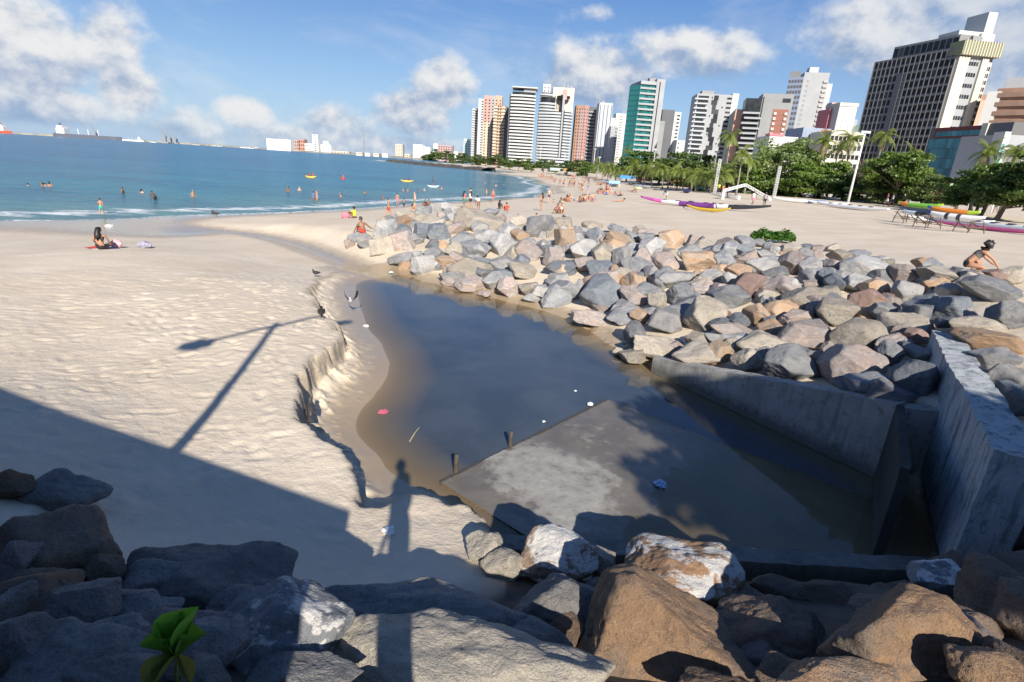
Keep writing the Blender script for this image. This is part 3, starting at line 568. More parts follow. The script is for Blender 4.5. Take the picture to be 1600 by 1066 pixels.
ZA = [(60,60,130,80,'l'),(100,15,110,50,'t'),(255,25,100,45,'g'),(265,95,180,90,'o'),(395,60,80,90,'t'),(70,170,180,130,'l'),(140,110,80,80,'g'),(185,200,150,140,'t'),(55,250,110,80,'p'),(290,215,110,130,'l'),(340,150,90,70,'g'),(400,230,110,150,'p'),(470,150,140,120,'l'),(440,85,100,50,'g'),(590,105,140,120,'o'),(545,235,150,110,'p'),(470,330,90,150,'l'),(350,275,60,80,'l'),(155,290,150,110,'d'),(290,315,120,80,'t'),(690,180,150,85,'g'),(790,140,120,80,'t'),(760,235,190,110,'o'),(910,230,130,120,'g'),(880,165,100,60,'g'),(920,130,110,80,'p'),(1040,110,110,60,'g'),(1040,160,120,50,'d'),(1130,120,90,50,'g'),(1190,145,80,60,'g'),(1050,205,140,70,'p'),(1165,195,110,60,'l'),(1240,165,80,60,'p'),(1330,150,120,50,'t'),(1300,190,80,40,'o'),(1430,145,80,40,'d'),(1490,165,80,60,'p'),(1180,255,220,80,'l'),(1230,300,140,70,'g'),(1350,250,180,140,'p'),(1470,265,180,110,'l'),(1530,330,110,120,'d'),(610,345,190,90,'l'),(830,325,140,80,'l'),(750,320,80,60,'o'),(990,290,160,80,'o'),(960,350,110,90,'l'),(650,425,170,110,'g'),(680,495,150,90,'g'),(800,400,160,110,'p'),(940,460,230,140,'g'),(1070,390,200,150,'r'),(1180,350,120,60,'l'),(1290,390,180,120,'l'),(1450,380,90,60,'p'),(1410,470,250,140,'t'),(1240,510,90,130,'g'),(1160,470,60,80,'l'),(170,440,250,220,'d'),(40,400,90,100,'l'),(300,415,90,60,'p'),(360,440,150,120,'p'),(390,350,60,100,'g'),(500,480,100,100,'t'),(110,585,210,90,'p'),(20,555,80,40,'p'),(290,565,170,100,'g'),(390,570,100,80,'o'),(460,555,90,70,'g'),(370,690,130,160,'g'),(545,610,190,150,'l'),(800,575,230,220,'t'),(890,620,130,70,'d'),(1110,565,130,180,'o'),(940,575,70,70,'r'),(1010,600,110,90,'d'),(980,680,250,90,'p'),(1180,740,310,140,'t'),(520,760,270,120,'t'),(345,815,140,80,'t'),(790,800,330,130,'t'),(780,710,180,60,'t'),(980,745,120,80,'t'),(1360,575,190,80,'p'),(1550,560,110,140,'g'),(1470,520,110,80,'g'),(1410,690,320,170,'p'),(1150,810,130,90,'l'),(1060,840,180,120,'t'),(1330,870,280,220,'g'),(1410,820,130,110,'g'),(1480,830,100,80,'t'),(1550,770,80,80,'p'),(260,790,60,50,'t'),(1200,610,80,80,'d')]
ZB = [(405,70,90,50,'t'),(440,125,140,80,'t'),(560,110,130,50,'g'),(600,200,270,150,'l'),(420,190,130,90,'p'),(720,180,100,70,'t'),(830,235,170,110,'p'),(660,310,170,90,'o'),(540,280,160,90,'l'),(410,290,110,150,'d'),(450,300,60,130,'t'),(600,410,200,150,'r'),(730,385,80,80,'r'),(860,345,170,130,'l'),(430,470,230,160,'t'),(710,470,150,110,'g'),(720,540,100,80,'o'),(400,375,90,50,'d'),(980,170,170,70,'o'),(1050,235,230,100,'t'),(1180,220,130,60,'l'),(1030,300,170,80,'o'),(1110,330,140,80,'l'),(1010,360,80,60,'l'),(1300,270,120,60,'l'),(1390,240,160,70,'r'),(1500,240,150,100,'t'),(1370,330,330,160,'g'),(940,430,200,130,'l'),(900,500,200,150,'g'),(1130,450,260,140,'d'),(560,620,300,200,'t'),(800,590,110,90,'p'),(780,650,200,100,'p'),(920,610,140,90,'r'),(520,800,370,230,'p'),(760,720,150,150,'g'),(700,940,380,180,'g'),(910,700,120,180,'g'),(1490,480,260,150,'g'),(1300,560,300,120,'t'),(1380,650,420,150,'o'),(1400,760,300,130,'g'),(1460,880,260,160,'l'),(1500,1000,220,200,'d'),(1100,530,130,60,'d')]
BIG = {('A', 170, 440): 'largest dark slate boulder with pale veins at the pool shore', ('8', 725, 175): 'broad tan boulder, biggest on the seaward end of the rock bank', ('A', 800, 575): 'upright tan boulder with a flat face above the wing wall',
       ('B', 600, 200): 'long rounded pale grey boulder on the crest of the rock bank', ('B', 600, 410): 'square red brown boulder between grey ones in the rock bank', ('B', 520, 800): 'large pinkish grey boulder behind the concrete wing wall', ('B', 560, 620): 'broad grey tan boulder beside a red brown one above the wing wall',
       ('A', 110, 585): 'flat pink boulder lying at the edge of the pool', ('A', 940, 460): 'smooth blue grey boulder lit on top amid pink ones', ('A', 1110, 565): 'upright orange and tan oval boulder amid dark ones', ('B', 1380, 650): 'long ochre stained boulder behind the tall wall', ('A', 265, 95): 'flat topped boulder with a rusty orange face on the bank crest', ('B', 1370, 330): 'wide blue grey boulder in front of the woman in a bikini'}
rr = random.Random(3); rock_spots = []
def projv(P):
    q = P - CAM; w = np.maximum(q @ fw, .05); return 800 + F * (q @ rt) / w, 533 - F * (q @ upv) / w
def fit(V, rot, loc, sc, px, py, w, h, it=4, zr=(.4, 1.2)):     # size and seat a rock so that its outline has the size read off the photo
    from mathutils import Euler
    R = np.array(Euler(rot).to_matrix()); loc = np.array(loc, float); sc = np.array(sc, float); z0 = loc[2]
    for _ in range(it):
        X, Y = projv((V * sc) @ R.T + loc); bw = X.max() - X.min(); bh = Y.max() - Y.min()
        kx = np.clip(w / bw, .6, 1.6); kz = np.clip(h / bh, .6, 1.6); sc *= np.array([kx, math.sqrt(kx * kz), kz]); sc[2] = np.clip(sc[2], zr[0] * sc[0], zr[1] * sc[0])
        X, Y = projv((V * sc) @ R.T + loc); dd = depth(loc); dx = px - (X.max() + X.min()) / 2; dy = py - (Y.max() + Y.min()) / 2
        loc[0] += dx * dd / F; loc[2] = np.clip(loc[2] - dy * dd / F * .9, z0 - .35, z0 + .3)
    return loc, sc
def VV(me): a = np.empty(len(me.vertices) * 3, np.float32); me.vertices.foreach_get('co', a); return a.reshape(-1, 3).astype(float)
def zone(px, py, w):
    sz = 'large ' if w > 52 else 'small ' if w < 24 else ''
    sea = 'at the pool waterline'
    if py > 455 and px < 1010 and py > 380 + (px - 560) * .28: pl = 'at the waterline of the pool'
    elif px > 1440: pl = 'beside the tall concrete wall' if py > 470 else 'below the woman in a bikini'
    elif px > 1010 and py > 520: pl = 'just behind the wing wall'
    elif px < 700: pl = 'on the seaward end of the rock bank'
    elif py < 372 + (px - 700) * .09: pl = 'on the crest of the rock bank'
    elif px < 980: pl = 'on the pool side of the rock bank'
    else: pl = 'in the middle of the rock bank'
    return sz, pl
def put_rock(px, py, w, h, c, key=None, label=None, group=None):
    rp = w / 2 * .02
    p = hit(px, py, .28 if w > 30 else .15); dd = depth(p); sx = w * dd / F / 1.72; sz = h * dd / F / 1.66; sz = max(sz, sx * .42); sy = .5 * (sx + sz) * rr.uniform(.9, 1.15)
    me = BASEROCK[rr.randrange(len(BASEROCK))]
    zc = max(float(p[2]), gz(p[0], p[1]) + sz * .12)
    rot = (rr.uniform(-.25, .25), rr.uniform(-.25, .25), rr.choice((0, math.pi)) + rr.uniform(-.3, .3))
    loc, sc = fit(VV(me), rot, (p[0], p[1], zc), (sx, sy, sz), px, py, w, h)
    o = link('boulder', me, None, loc, rot, sc); setmat(o, RK[c]); rock_spots.append((p[0], p[1], max(sx, sy)))
    s_, pl = zone(px, py, w)
    return tag(o, label or BIG.get(key) or f'{s_}{CN[c]} boulder {pl}', 'boulder', None if (label or key in BIG) else f'{s_}{CN[c]} boulders {pl}')
for key, lst, ox, oy, s in (('8', Z8, 540, 300, 3.478), ('A', ZA, 900, 350, 3.9475), ('B', ZB, 1200, 370, 3.9475)):
    for x, y, w, h, c in lst: put_rock(ox + x / s, oy + y / s, w / s * 1.25, h / s * 1.25, c, (key, x, y))
for px, py, w, h, c, lb in ((1398, 622, 100, 56, 'g', 'grey boulder filling the corner behind the wing and tall walls'), (1432, 592, 80, 62, 'd', 'dark boulder wedged against the far end of the tall wall'), (1385, 655, 80, 44, 'l', 'pale boulder resting on the return wall'), (1350, 618, 90, 44, 'g', 'low grey boulder behind the upper end of the wing wall')): put_rock(px, py, w, h, c, None, lb)
# smaller stones wedged in the gaps
bank = P2([(560,385,.8),(600,350,1),(700,330,1.6),(800,340,1.6),(900,360,1.7),(1100,380,2.1),(1300,400,2.5),(1560,440,3),(1600,600,2.4),(1480,640,1.9),(1330,620,1.4),(1030,570,.4),(900,500,.3),(700,450,.3),(600,420,.3)])
bx = [q[0] for q in bank]; by = [q[1] for q in bank]; k = 0
while k < 170:
    x = rr.uniform(min(bx), max(bx)); y = rr.uniform(min(by), max(by))
    if poly_sd(np.array([x]), np.array([y]), bank)[0] > -.3: continue
    if 5.6 < x < 9.9 and abs((x - 6.0) * .861 - (y - 6.0) * .509) < .8: continue
    if poly_sd(np.array([x]), np.array([y]), EPOLY)[0] < .1: continue
    s = rr.uniform(.3, .6); c = rr.choice('gglptodp'); me = BASEROCK[rr.randrange(len(BASEROCK))]
    o = link('small_boulder', me, None, (x, y, gz(x, y) + s * .15), (rr.uniform(-3, 3), rr.uniform(-.4, .4), rr.uniform(0, 6)), (s * 1.2, s, s * .85)); setmat(o, RK[c]); k += 1
    tag(o, f'small {CN[c]} stone wedged in a gap between the bank boulders', 'stone', f'small {CN[c]} stones in the far rock bank')
# near boulders: each its own shape
FR = {'b': rock_mat('near_rock_brown', (.19, .135, .095), (.235, .155, .10), (.15, .125, .105), 0, .5, patch=.7, relief=1.6), 'o': rock_mat('near_rock_orange', (.29, .17, .085), (.20, .155, .12), (.37, .21, .095), 0, .5, patch=.75, relief=1.6), 'w': rock_mat('near_rock_limed', (.36, .18, .075), (.42, .24, .11), (.28, .16, .08), .33, .2),
      't': rock_mat('near_rock_pale_tan', (.48, .42, .33), (.39, .345, .285), (.50, .43, .33), .0, .4, relief=1.5), 'g': rock_mat('near_rock_grey', (.215, .21, .20), (.265, .25, .23), (.18, .17, .155), 0, .5, relief=1.5), 'gw': rock_mat('near_rock_grey_limed', (.22, .235, .25), (.27, .275, .28), (.2, .205, .215), .18, .25), 'r': rock_mat('near_rock_mauve', (.20, .16, .16), (.24, .19, .175), (.17, .14, .14), 0, .3), 'wt': rock_mat('near_rock_white_tip', (.30, .185, .11), (.36, .26, .17), (.25, .17, .12), .6, .2)}
NEAR = [  # px, py, w, h, depth factor, colour, label
 (85,862,190,150,.9,'b','large mauve brown boulder half buried in the shaded sand'),(35,880,78,75,1,'r','small rounded pink brown boulder against the large mauve brown one'),(95,765,150,62,.9,'g','half buried grey boulder at the upper edge of the shaded sand'),(20,760,70,50,1,'b','brown boulder behind the half buried grey one'),
 (318,908,270,115,.75,'g','flat topped grey slab of rock sunk in shaded sand'),(195,948,105,52,1,'g','small dark wedge of rock beside the flat grey slab'),(15,950,80,100,1,'g','grey boulder below the small rounded pink brown one'),(432,995,225,175,.95,'gw','blue grey boulder with a whitened top beside the leafy plant'),
 (110,1035,270,130,1,'g','broad shaded grey boulder left of the leafy plant'),(275,990,170,75,.9,'r','mauve rock lying behind the leafy plant'),(650,965,350,115,.75,'g','long grey brown boulder behind the pale tan one'),(728,1062,425,205,.8,'t','huge pale tan boulder in full sun, largest of the near rocks'),
 (868,955,140,110,.9,'g','grey boulder with a dark hollow beneath, next to the long one'),(1050,1015,285,245,.9,'o','tall pointed orange brown boulder with a shaded left face'),(872,872,116,98,1,'wt','boulder with a bright white tip and brown shaded side'),(785,888,66,60,1,'t','small jagged tan rock beside the white tipped boulder'),(757,862,55,62,1,'t','narrow jagged rock leaning on the small tan one'),
 (935,885,50,60,1,'t','small tan wedge between the white tipped and the lime spotted boulder'),(1068,902,178,128,1,'w','rounded orange boulder spotted with white lime'),(1192,1000,185,130,.9,'b','brown boulder with a pale broken edge below the lime spotted one'),(1275,940,190,80,.8,'b','dark flat brown rock in front of the concrete sill'),
 (1440,1020,300,200,.9,'o','massive rusty orange boulder with rough hollows'),(1578,955,150,200,.8,'b','big ridged brown boulder leaning by the end of the tall wall'),(1463,906,86,62,1,'gw','grey block of stone at the foot of the tall wall'),(1310,1070,180,80,1,'o','orange rock cut by a crack, in front of the massive rusty one'),
 (470,1062,180,80,1,'g','dark grey rock wedged under the pale tan boulder'),(1000,960,80,60,1,'b','dark brown rock in the hollow behind the pointed orange boulder'),(1595,1050,120,120,1,'b','brown boulder beside the massive rusty one'),(1120,1085,120,80,1,'o','orange rock between the pointed and the massive boulder'),
 (120,945,130,80,1,'g','grey rock below the small brown one in the shaded slope'),(330,1010,120,90,1,'g','grey rock wedged between the whitened boulder and the leafy plant'),(60,925,110,70,1,'b','brown rock packed under the rounded pink brown boulder'),(240,905,90,60,1,'g','grey rock packed against the flat grey slab'),(300,1060,130,80,1,'g','dark rock at the root of the leafy plant'),(170,1060,150,80,1,'g','grey rock filling the lowest gap of the shaded slope'),(570,940,90,50,1,'g','small grey rock at the end of the long grey brown boulder'),
 (170,1000,130,80,1,'g','grey rock filling the gap above the broad shaded boulder'),(40,1005,120,90,1,'g','dark grey rock under the grey boulder at the frame edge'),(160,895,70,55,1,'b','small brown rock at the foot of the large mauve brown boulder'),(245,1045,110,70,1,'r','mauve rock beneath the leafy plant'),(250,955,70,45,1,'g','small grey rock beside the dark wedge'),(370,945,90,60,1,'g','small grey rock behind the whitened boulder'),
 (560,1010,130,80,1,'g','grey rock in the gap beside the long grey brown boulder'),(965,1000,90,80,1,'b','brown rock left of the pointed orange boulder'),(1250,1060,130,80,1,'o','orange brown rock below the broken edged one'),(1170,945,90,60,1,'b','brown rock just right of the lime spotted boulder'),(1385,965,110,70,1,'b','dark rock above the massive rusty boulder'),(1510,985,110,80,1,'b','brown rock between the massive and the ridged boulder'),
 (1600,965,120,120,1,'b','dark brown rock under the ridged boulder'),(1620,830,100,90,1,'b','brown boulder behind the ridged one by the wall end'),(1545,1060,130,100,1,'o','orange rock at the foot of the massive rusty boulder'),(1640,760,80,90,1,'g','grey boulder behind the near end of the tall wall'),(830,1005,120,80,1,'g','dark rock in the hollow beside the pale tan boulder')]
ZC = {1068: 1.25, 872: 1.2, 785: 1.15, 757: 1.12, 935: 1.0, 1275: 1.05, 1192: 1.55}      # rocks perched on the rim of the washed out hollow
for i, (px, py, w, h, dk_, c, lb) in enumerate(NEAR):
    w, h = w * 1.1, h * 1.1
    p = hit(px, py, .12) if px not in ZC else at(px, py, ZC[px]); dd = depth(p); el = -math.asin(ray(px, py)[2]); sx = w * dd / F / 1.7; hh = h * dd / F / 1.62
    sy = .5 * (sx + hh) * dk_; sz = math.sqrt(max(hh * hh - (sy * math.sin(el)) ** 2, (.55 * hh) ** 2)) / math.cos(el); sz = min(sz, 1.15 * max(sx, sy))
    me = rock_mesh('near_boulder', 500 + i * 7, 6, (18, 30, 14, 24)[i % 4], (9, 8, 12, 10)[i % 4], .065, FR[c], (sx, sy, sz))
    V = VV(me); loc, sc = fit(V, (0, 0, 0), (p[0], p[1], max(p[2], gz(p[0], p[1]) + .05 * sz)), (1, 1, 1), px, py, w, h, 5, (.55, 1.4))
    me.vertices.foreach_set('co', (V * sc).astype(np.float32).ravel()); me.update()
    o = link('near_boulder', me, None, loc); tag(o, lb, 'boulder')
k = 0; sl_poly = [(-6, 3.2), (-2.5, 3.6), (-.3, 4.9), (.3, 5.4), (6.3, 5.4), (8.5, 6), (8.5, -.4), (-6, -.4)]
while k < 46:
    x, y = rr.uniform(-6, 8.5), rr.uniform(-.3, 5.3)
    if poly_sd(np.array([x]), np.array([y]), sl_poly)[0] > -.1 or math.hypot(x, y) < .0: continue
    s = rr.uniform(.2, .38); c = rr.choice('bogrb'); me = BASEROCK[rr.randrange(len(BASEROCK))]
    o = link('filler_stone', me, None, (x, y, gz(x, y) - s * .1), (rr.uniform(-3, 3), rr.uniform(-.4, .4), rr.uniform(0, 6)), (s * 1.2, s, s * .8)); setmat(o, FR[c]); k += 1
    tag(o, {'b': 'small brown stone wedged under the near boulders', 'o': 'small orange stone wedged under the near boulders', 'g': 'small grey stone wedged under the near boulders', 'r': 'small mauve stone wedged under the near boulders'}[c], 'stone', 'small stones under the near boulders, ' + {'b': 'brown', 'o': 'orange', 'g': 'grey', 'r': 'mauve'}[c])
# ------------------------------------------------------------------ buildings
def foot(px, py, H):            # foot of a vertical whose top, H above the sea, shows at this pixel
    d = ray(px, py); t = (H - CAM[2]) / d[2]; return np.array([d[0] * t, d[1] * t])
def az_of(px, py): d = ray(px, py); return math.atan2(d[0], d[1])
def along(p, th, px, py):       # how far along direction th from p the azimuth of a pixel is reached
    a = az_of(px, py); u = (math.cos(th), math.sin(th)); r = (math.sin(a), math.cos(a))
    return (r[0] * p[1] - r[1] * p[0]) / (u[0] * r[1] - u[1] * r[0])
def bm(name, col, rough=.7, var=.08, vs=.15): return mat(name, col, rough, var, vs, coord='Object')
def glass_mat(name, col, rough=.12):
    if name in MATS: return MATS[name]
    m = bpy.data.materials.new(name); m.use_nodes = True; b = NB(m.node_tree); p = m.node_tree.nodes['Principled BSDF']
    tc = b.n('ShaderNodeTexCoord').outputs['Object']; rnd = b.n('ShaderNodeObjectInfo').outputs['Random']
    n = b.noise(tc, .35, 3, .6, '4D', b.m('MULTIPLY', rnd, 20.)); c = b.mix(b.mr(n, .35, .65), tuple(x * .5 for x in col), tuple(min(1, x * 1.6) for x in col))
    b.l(b.mix(b.mr(rnd, .75, 1., 0, .6), c, tuple(min(1, x * 2 + .06) for x in col)), p.inputs['Base Color']); p.inputs['Roughness'].default_value = rough; p.inputs['Specular IOR Level'].default_value = .5 if rough < .2 else .2
    MATS[name] = m; return m
UC = {}
def ucube(m):
    if m.name not in UC: UC[m.name] = MB().box((0, 0, 0), (1, 1, 1)).me('block', m)
    return UC[m.name]
class Bld:
    def __init__(s, name, label, org, group=None):
        s.o = np.array([org[0], org[1]]); s.g = gz(org[0], org[1]) if math.hypot(*org) < 900 else 2.
        s.root = thing(name, label, 'building', (org[0], org[1], s.g), 0, group)
    def prism(s, part, poly, z0, z1, m, parent=None):
        mb = MB(); mb.prism([(p[0] - s.o[0], p[1] - s.o[1]) for p in poly], z0 - s.g, z1 - s.g); return mb.ob(part, m, parent or s.root)
    def floors(s, part, poly, zs, h, m):     # one slab or parapet band for each storey, sharing its mesh
        me = MB().prism([(p[0] - s.o[0], p[1] - s.o[1]) for p in poly], 0, h).me(part, m)
        for z in zs: link(part, me, s.root, (0, 0, z - s.g))
    def blk(s, part, p, th, x0, w, z0, h, d0, d1, m, parent=None):    # box on a face: from x0 along it, proud from d0 to d1
        u = np.array([math.cos(th), math.sin(th)]); n = np.array([u[1], -u[0]]); q = np.array(p) + u * x0 + n * d1 - s.o
        return link(part, ucube(m), parent or s.root, (q[0], q[1], z0 - s.g), (0, 0, th), (w, d1 - d0, h))
    def grid(s, part, p, th, x0, x1, z0, z1, nx, nz, fw_, fh, m, d=.06, skip=None):
        dx = (x1 - x0) / nx; dz = (z1 - z0) / nz
        for i in range(nx):
            for j in range(nz):
                if skip and skip(i, j): continue
                s.blk(part, p, th, x0 + dx * (i + .5 - fw_ / 2), dx * fw_, z0 + dz * (j + .5 - fh / 2), dz * fh, -.3, d, m)
def rect(p, th, w, d):
    u = np.array([math.cos(th), math.sin(th)]); n = np.array([-u[1], u[0]]); p = np.array(p); return [tuple(p), tuple(p + u * w), tuple(p + u * w + n * d), tuple(p + n * d)]
def grow(poly, k):
    c = np.mean(np.array(poly), 0); return [tuple(np.array(q) + (np.array(q) - c) / (np.linalg.norm(np.array(q) - c) + 1e-6) * k * 1.4) for q in poly]
def bowed(p, th, w, d, bow, n=8):
    u = np.array([math.cos(th), math.sin(th)]); nn = np.array([-u[1], u[0]]); p = np.array(p)
    return [tuple(p + u * w * i / n - nn * bow * math.sin(math.pi * i / n)) for i in range(n + 1)] + [tuple(p + u * w + nn * d), tuple(p + nn * d)]
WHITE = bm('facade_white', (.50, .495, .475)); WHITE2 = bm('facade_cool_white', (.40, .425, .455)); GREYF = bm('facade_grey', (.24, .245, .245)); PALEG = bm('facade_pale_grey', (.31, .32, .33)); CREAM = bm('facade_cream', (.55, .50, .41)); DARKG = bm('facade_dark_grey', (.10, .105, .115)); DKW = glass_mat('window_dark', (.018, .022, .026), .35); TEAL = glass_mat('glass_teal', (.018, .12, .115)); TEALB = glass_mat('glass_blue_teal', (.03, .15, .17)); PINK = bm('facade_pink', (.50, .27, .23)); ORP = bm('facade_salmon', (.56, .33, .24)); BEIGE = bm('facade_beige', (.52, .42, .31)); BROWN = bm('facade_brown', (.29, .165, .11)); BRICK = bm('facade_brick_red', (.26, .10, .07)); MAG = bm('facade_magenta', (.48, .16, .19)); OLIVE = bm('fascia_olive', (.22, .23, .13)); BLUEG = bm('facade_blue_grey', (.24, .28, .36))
def fl(z0, z1, n): return [z0 + (z1 - z0) * i / n for i in range(n)]
def tower(name, label, pxL, pxR, py, H, dep, th=0.):
    p = foot(pxL, py, H); return Bld(name, label, p), p, th, along(p, th, pxR, py)
# banded white tower with roof canopy
B, p, th, w = tower('apartment_tower', 'white balcony tower with a flat roof canopy and curved floor bands', 799, 838, 141, 70, 24); poly = bowed(p, th, w, 26, 2.2); B.prism('core', grow(poly, -1.0), 2, 69, DKW); B.floors('balcony_band', poly, fl(8, 68, 21), 1.45, WHITE); B.prism('penthouse', rect(p + np.array([w * .5, 1]), th, w * .48, 16), 69, 72.2, PALEG); B.prism('roof_canopy', rect(p + np.array([1, -2]), th, w + .5, 24), 72.4, 73.4, WHITE); B.prism('side_fin', rect(p + np.array([-1.6, 4]), th, 1.5, 20), 2, 67, DARKG)
# round fronted hotel
B, p, th, w = tower('hotel_tower', 'white round fronted hotel with stepped floors and cream crown', 842, 896, 171, 58, 24); poly = bowed(p, th, w, 22, 5.5, 12); B.prism('core', grow(poly, -1.2), 2, 57, DKW); B.floors('floor_band', poly, fl(6, 57, 18), 1.75, WHITE2)
q1 = bowed(p + np.array([.3, 2]), th, w * .47, 20, 2.5, 6); B.prism('upper_core', grow(q1, -.8), 57, 70, DKW); B.floors('floor_band', q1, fl(57.4, 66, 3), 1.7, WHITE2); q1 = bowed(p + np.array([.8, 3]), th, w * .36, 18, 2.0, 6); B.prism('top_core', grow(q1, -.8), 66, 74, DKW); B.floors('floor_band', q1, fl(66, 74, 3), 1.6, WHITE2)
cr = rect(p + np.array([w * .38, 7]), th, w * .62, 16); B.prism('crown', cr, 57, 80, CREAM); B.grid('crown_window', cr[0], th, .5, w * .30, 59, 72, 6, 1, .4, 1., DKW); B.blk('lift_shaft', p, th, w * .66, 2.2, 14, 58, -3, 4.6, PALEG); B.blk('shaft_slot', p, th, w * .645, .8, 14, 44, -3, 5.1, DKW); B.blk('shaft_slot', p, th, w * .72, .8, 14, 44, -3, 5.1, DKW)
mb = MB(); mb.tube([(0, 0, 0), (0, 0, 1.5), (0, 0, 3.6)], [3.2, 6.2, 6.4], 20); mb.ob('lookout_ring', DKW, B.root, False, (w * .70, 3, 68 - B.g)); B.blk('lift_housing', p, th, w * .66, 4, 68, 9, -1, 3.6, PINK); 
for k in range(3): B.blk('antenna', p, th, w * (.7 + .1 * k), .3, 80, 4.5 - k, -9, -8.7, WHITE)
B, p, th, w = tower('apartment_tower', 'slim white tower rising behind the round fronted hotel', 849, 861, 131, 86, 18); B.prism('wall', rect(p, th, w, 18), 2, 86, WHITE); B.grid('window', p, th, 0, w, 40, 84, 2, 14, .3, .4, DKW)
# far white pair, pink tower, beige tower
B, p, th, w = tower('apartment_tower', 'far white balcony tower at the seaward end of the skyline', 738, 750, 167, 74, 18); poly = rect(p, th, w, 20); B.prism('core', grow(poly, -1), 2, 73, PALEG); B.floors('balcony_band', poly, fl(6, 73, 22), 1.7, WHITE); B.grid('window', p, th, w * .3, w * .7, 6, 73, 1, 22, .6, .4, DKW, .1)
B, p, th, w = tower('apartment_tower', 'far white slab tower beside the pink one', 748, 756, 154, 82, 18); poly = rect(p, th, w, 20); B.prism('wall', poly, 2, 82, WHITE); B.grid('window', p, th, w * .55, w, 6, 80, 1, 24, .8, .45, DKW)
B, p, th, w = tower('apartment_block', 'small pale green far block by the shore trees', 725, 735, 217, 36, 16); B.prism('wall', rect(p, th, w, 16), 2, 36, bm('facade_mint', (.55, .64, .58))); B.grid('window', p, th, 0, w, 4, 34, 3, 9, .5, .45, DKW)
B, p, th, w = tower('apartment_tower', 'pink and salmon tower with a grey middle strip', 757, 785, 149, 73, 20); poly = rect(p, th, w, 20); B.prism('wall', poly, 2, 73, PINK); B.blk('middle_strip', p, th, w * .40, w * .2, 2, 71, -.5, .5, PALEG); B.blk('salmon_panel', p, th, w * .62, w * .38, 2, 71.5, -.5, .35, ORP); B.blk('lower_panel', p, th, 0, w * .4, 2, 44, -.5, .35, BEIGE); B.grid('window', p, th, 0, w, 6, 70, 5, 21, .35, .38, DKW, .7)
B, p, th, w = tower('apartment_tower', 'beige brown balcony tower with a dark grey side', 772, 790, 162, 62, 20); poly = rect(p, th, w, 20); B.prism('core', grow(poly, -.8), 2, 61, BROWN); B.floors('balcony_band', poly, fl(6, 61, 18), 1.9, BEIGE); B.prism('side_wall', rect(p + np.array([w, 1]), th, 4.5, 18), 2, 60, DARKG); B.grid('window', p, th, w * .3, w * .7, 6, 61, 2, 18, .6, .3, DKW, .3)  # side wall is a plain dark grey block
# brown tower, striped white tower, white pair
B, p, th, w = tower('apartment_tower', 'brown brick tower with black balcony side', 901, 921, 164, 64, 20); B.prism('wall', rect(p, th, w, 20), 2, 64, BROWN); B.blk('centre_panel', p, th, w * .36, w * .26, 12, 48, -.4, .4, bm('facade_mauve', (.30, .22, .22))); B.blk('pink_panel', p, th, w * .66, w * .34, 2, 62, -.4, .5, bm('facade_dusty_pink', (.36, .20, .18))); B.grid('window', p, th, 0, w, 6, 62, 5, 18, .3, .34, DKW, .65)
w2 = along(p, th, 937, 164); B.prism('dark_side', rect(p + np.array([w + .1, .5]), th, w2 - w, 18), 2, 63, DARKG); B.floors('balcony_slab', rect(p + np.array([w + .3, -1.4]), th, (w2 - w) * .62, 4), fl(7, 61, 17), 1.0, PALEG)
B, p, th, w = tower('office_tower', 'blank white tower with thin dark vertical grooves', 937, 958, 160, 65, 18); B.prism('wall', rect(p, th, w, 18), 2, 65, WHITE2); [B.blk('groove', p, th, w * k, .5, 2, 61, -.3, .08, DKW) for k in (.08, .36, .64, .92)]; B.prism('roof_box', rect(p + np.array([2, 3]), th, 3, 4), 65, 67, GREYF)
B, p, th, w = tower('apartment_tower', 'white tower half hidden behind the green glass tower', 963, 981, 177, 66, 18); B.prism('wall', rect(p, th, w, 18), 2, 66, WHITE); B.grid('window', p, th, w * .35, w * .6, 6, 64, 2, 20, .6, .4, DKW); B.prism('lower_wing', rect(p + np.array([-7, 1]), th, 6.9, 16), 2, 61, WHITE)
B, p, th, w = tower('apartment_block', 'pale block with a strip of small windows below the white towers', 955, 966, 197, 44, 16); B.prism('wall', rect(p, th, w, 14), 2, 44, PALEG); B.grid('window', p, th, w * .62, w, 5, 43, 2, 14, .6, .45, DKW)
# green glass tower
Hq = 70; p = foot(1002, 128, Hq); B = Bld('office_tower', 'green glass office tower with grey end slab', p); th = math.radians(8); w = along(p, th, 1027, 124); poly = rect(p, th, w, 24); B.prism('core', grow(poly, -.9), 2, 69, TEAL); B.floors('floor_band', poly, fl(6, 69, 17), 1.35, PALEG); B.prism('parapet', poly, 68.6, 71, PALEG)
tl = math.radians(128); wl = along(p, tl, 985, 131); B.blk('glass_side', p, tl + math.pi, -wl, wl, 2, 66, -1.2, .3, TEAL); [B.blk('mullion', p, tl + math.pi, -wl, wl, z, .3, -1, .5, bm('mullion_green', (.03, .12, .11))) for z in fl(6, 68, 17)]
w2 = along(p, th, 1041, 119); B.prism('end_slab', rect(p + np.array([w * math.cos(th) + .1, w * math.sin(th)]), th, w2 - w, 22), 2, 73, PALEG); B.blk('slab_groove', p, th, w + (w2 - w) * .35, .8, 2, 69, -.5, .1, DKW); B.prism('roof_plant', rect(p + np.array([w * .6, 6]), th, 5, 5), 71, 74, GREYF)
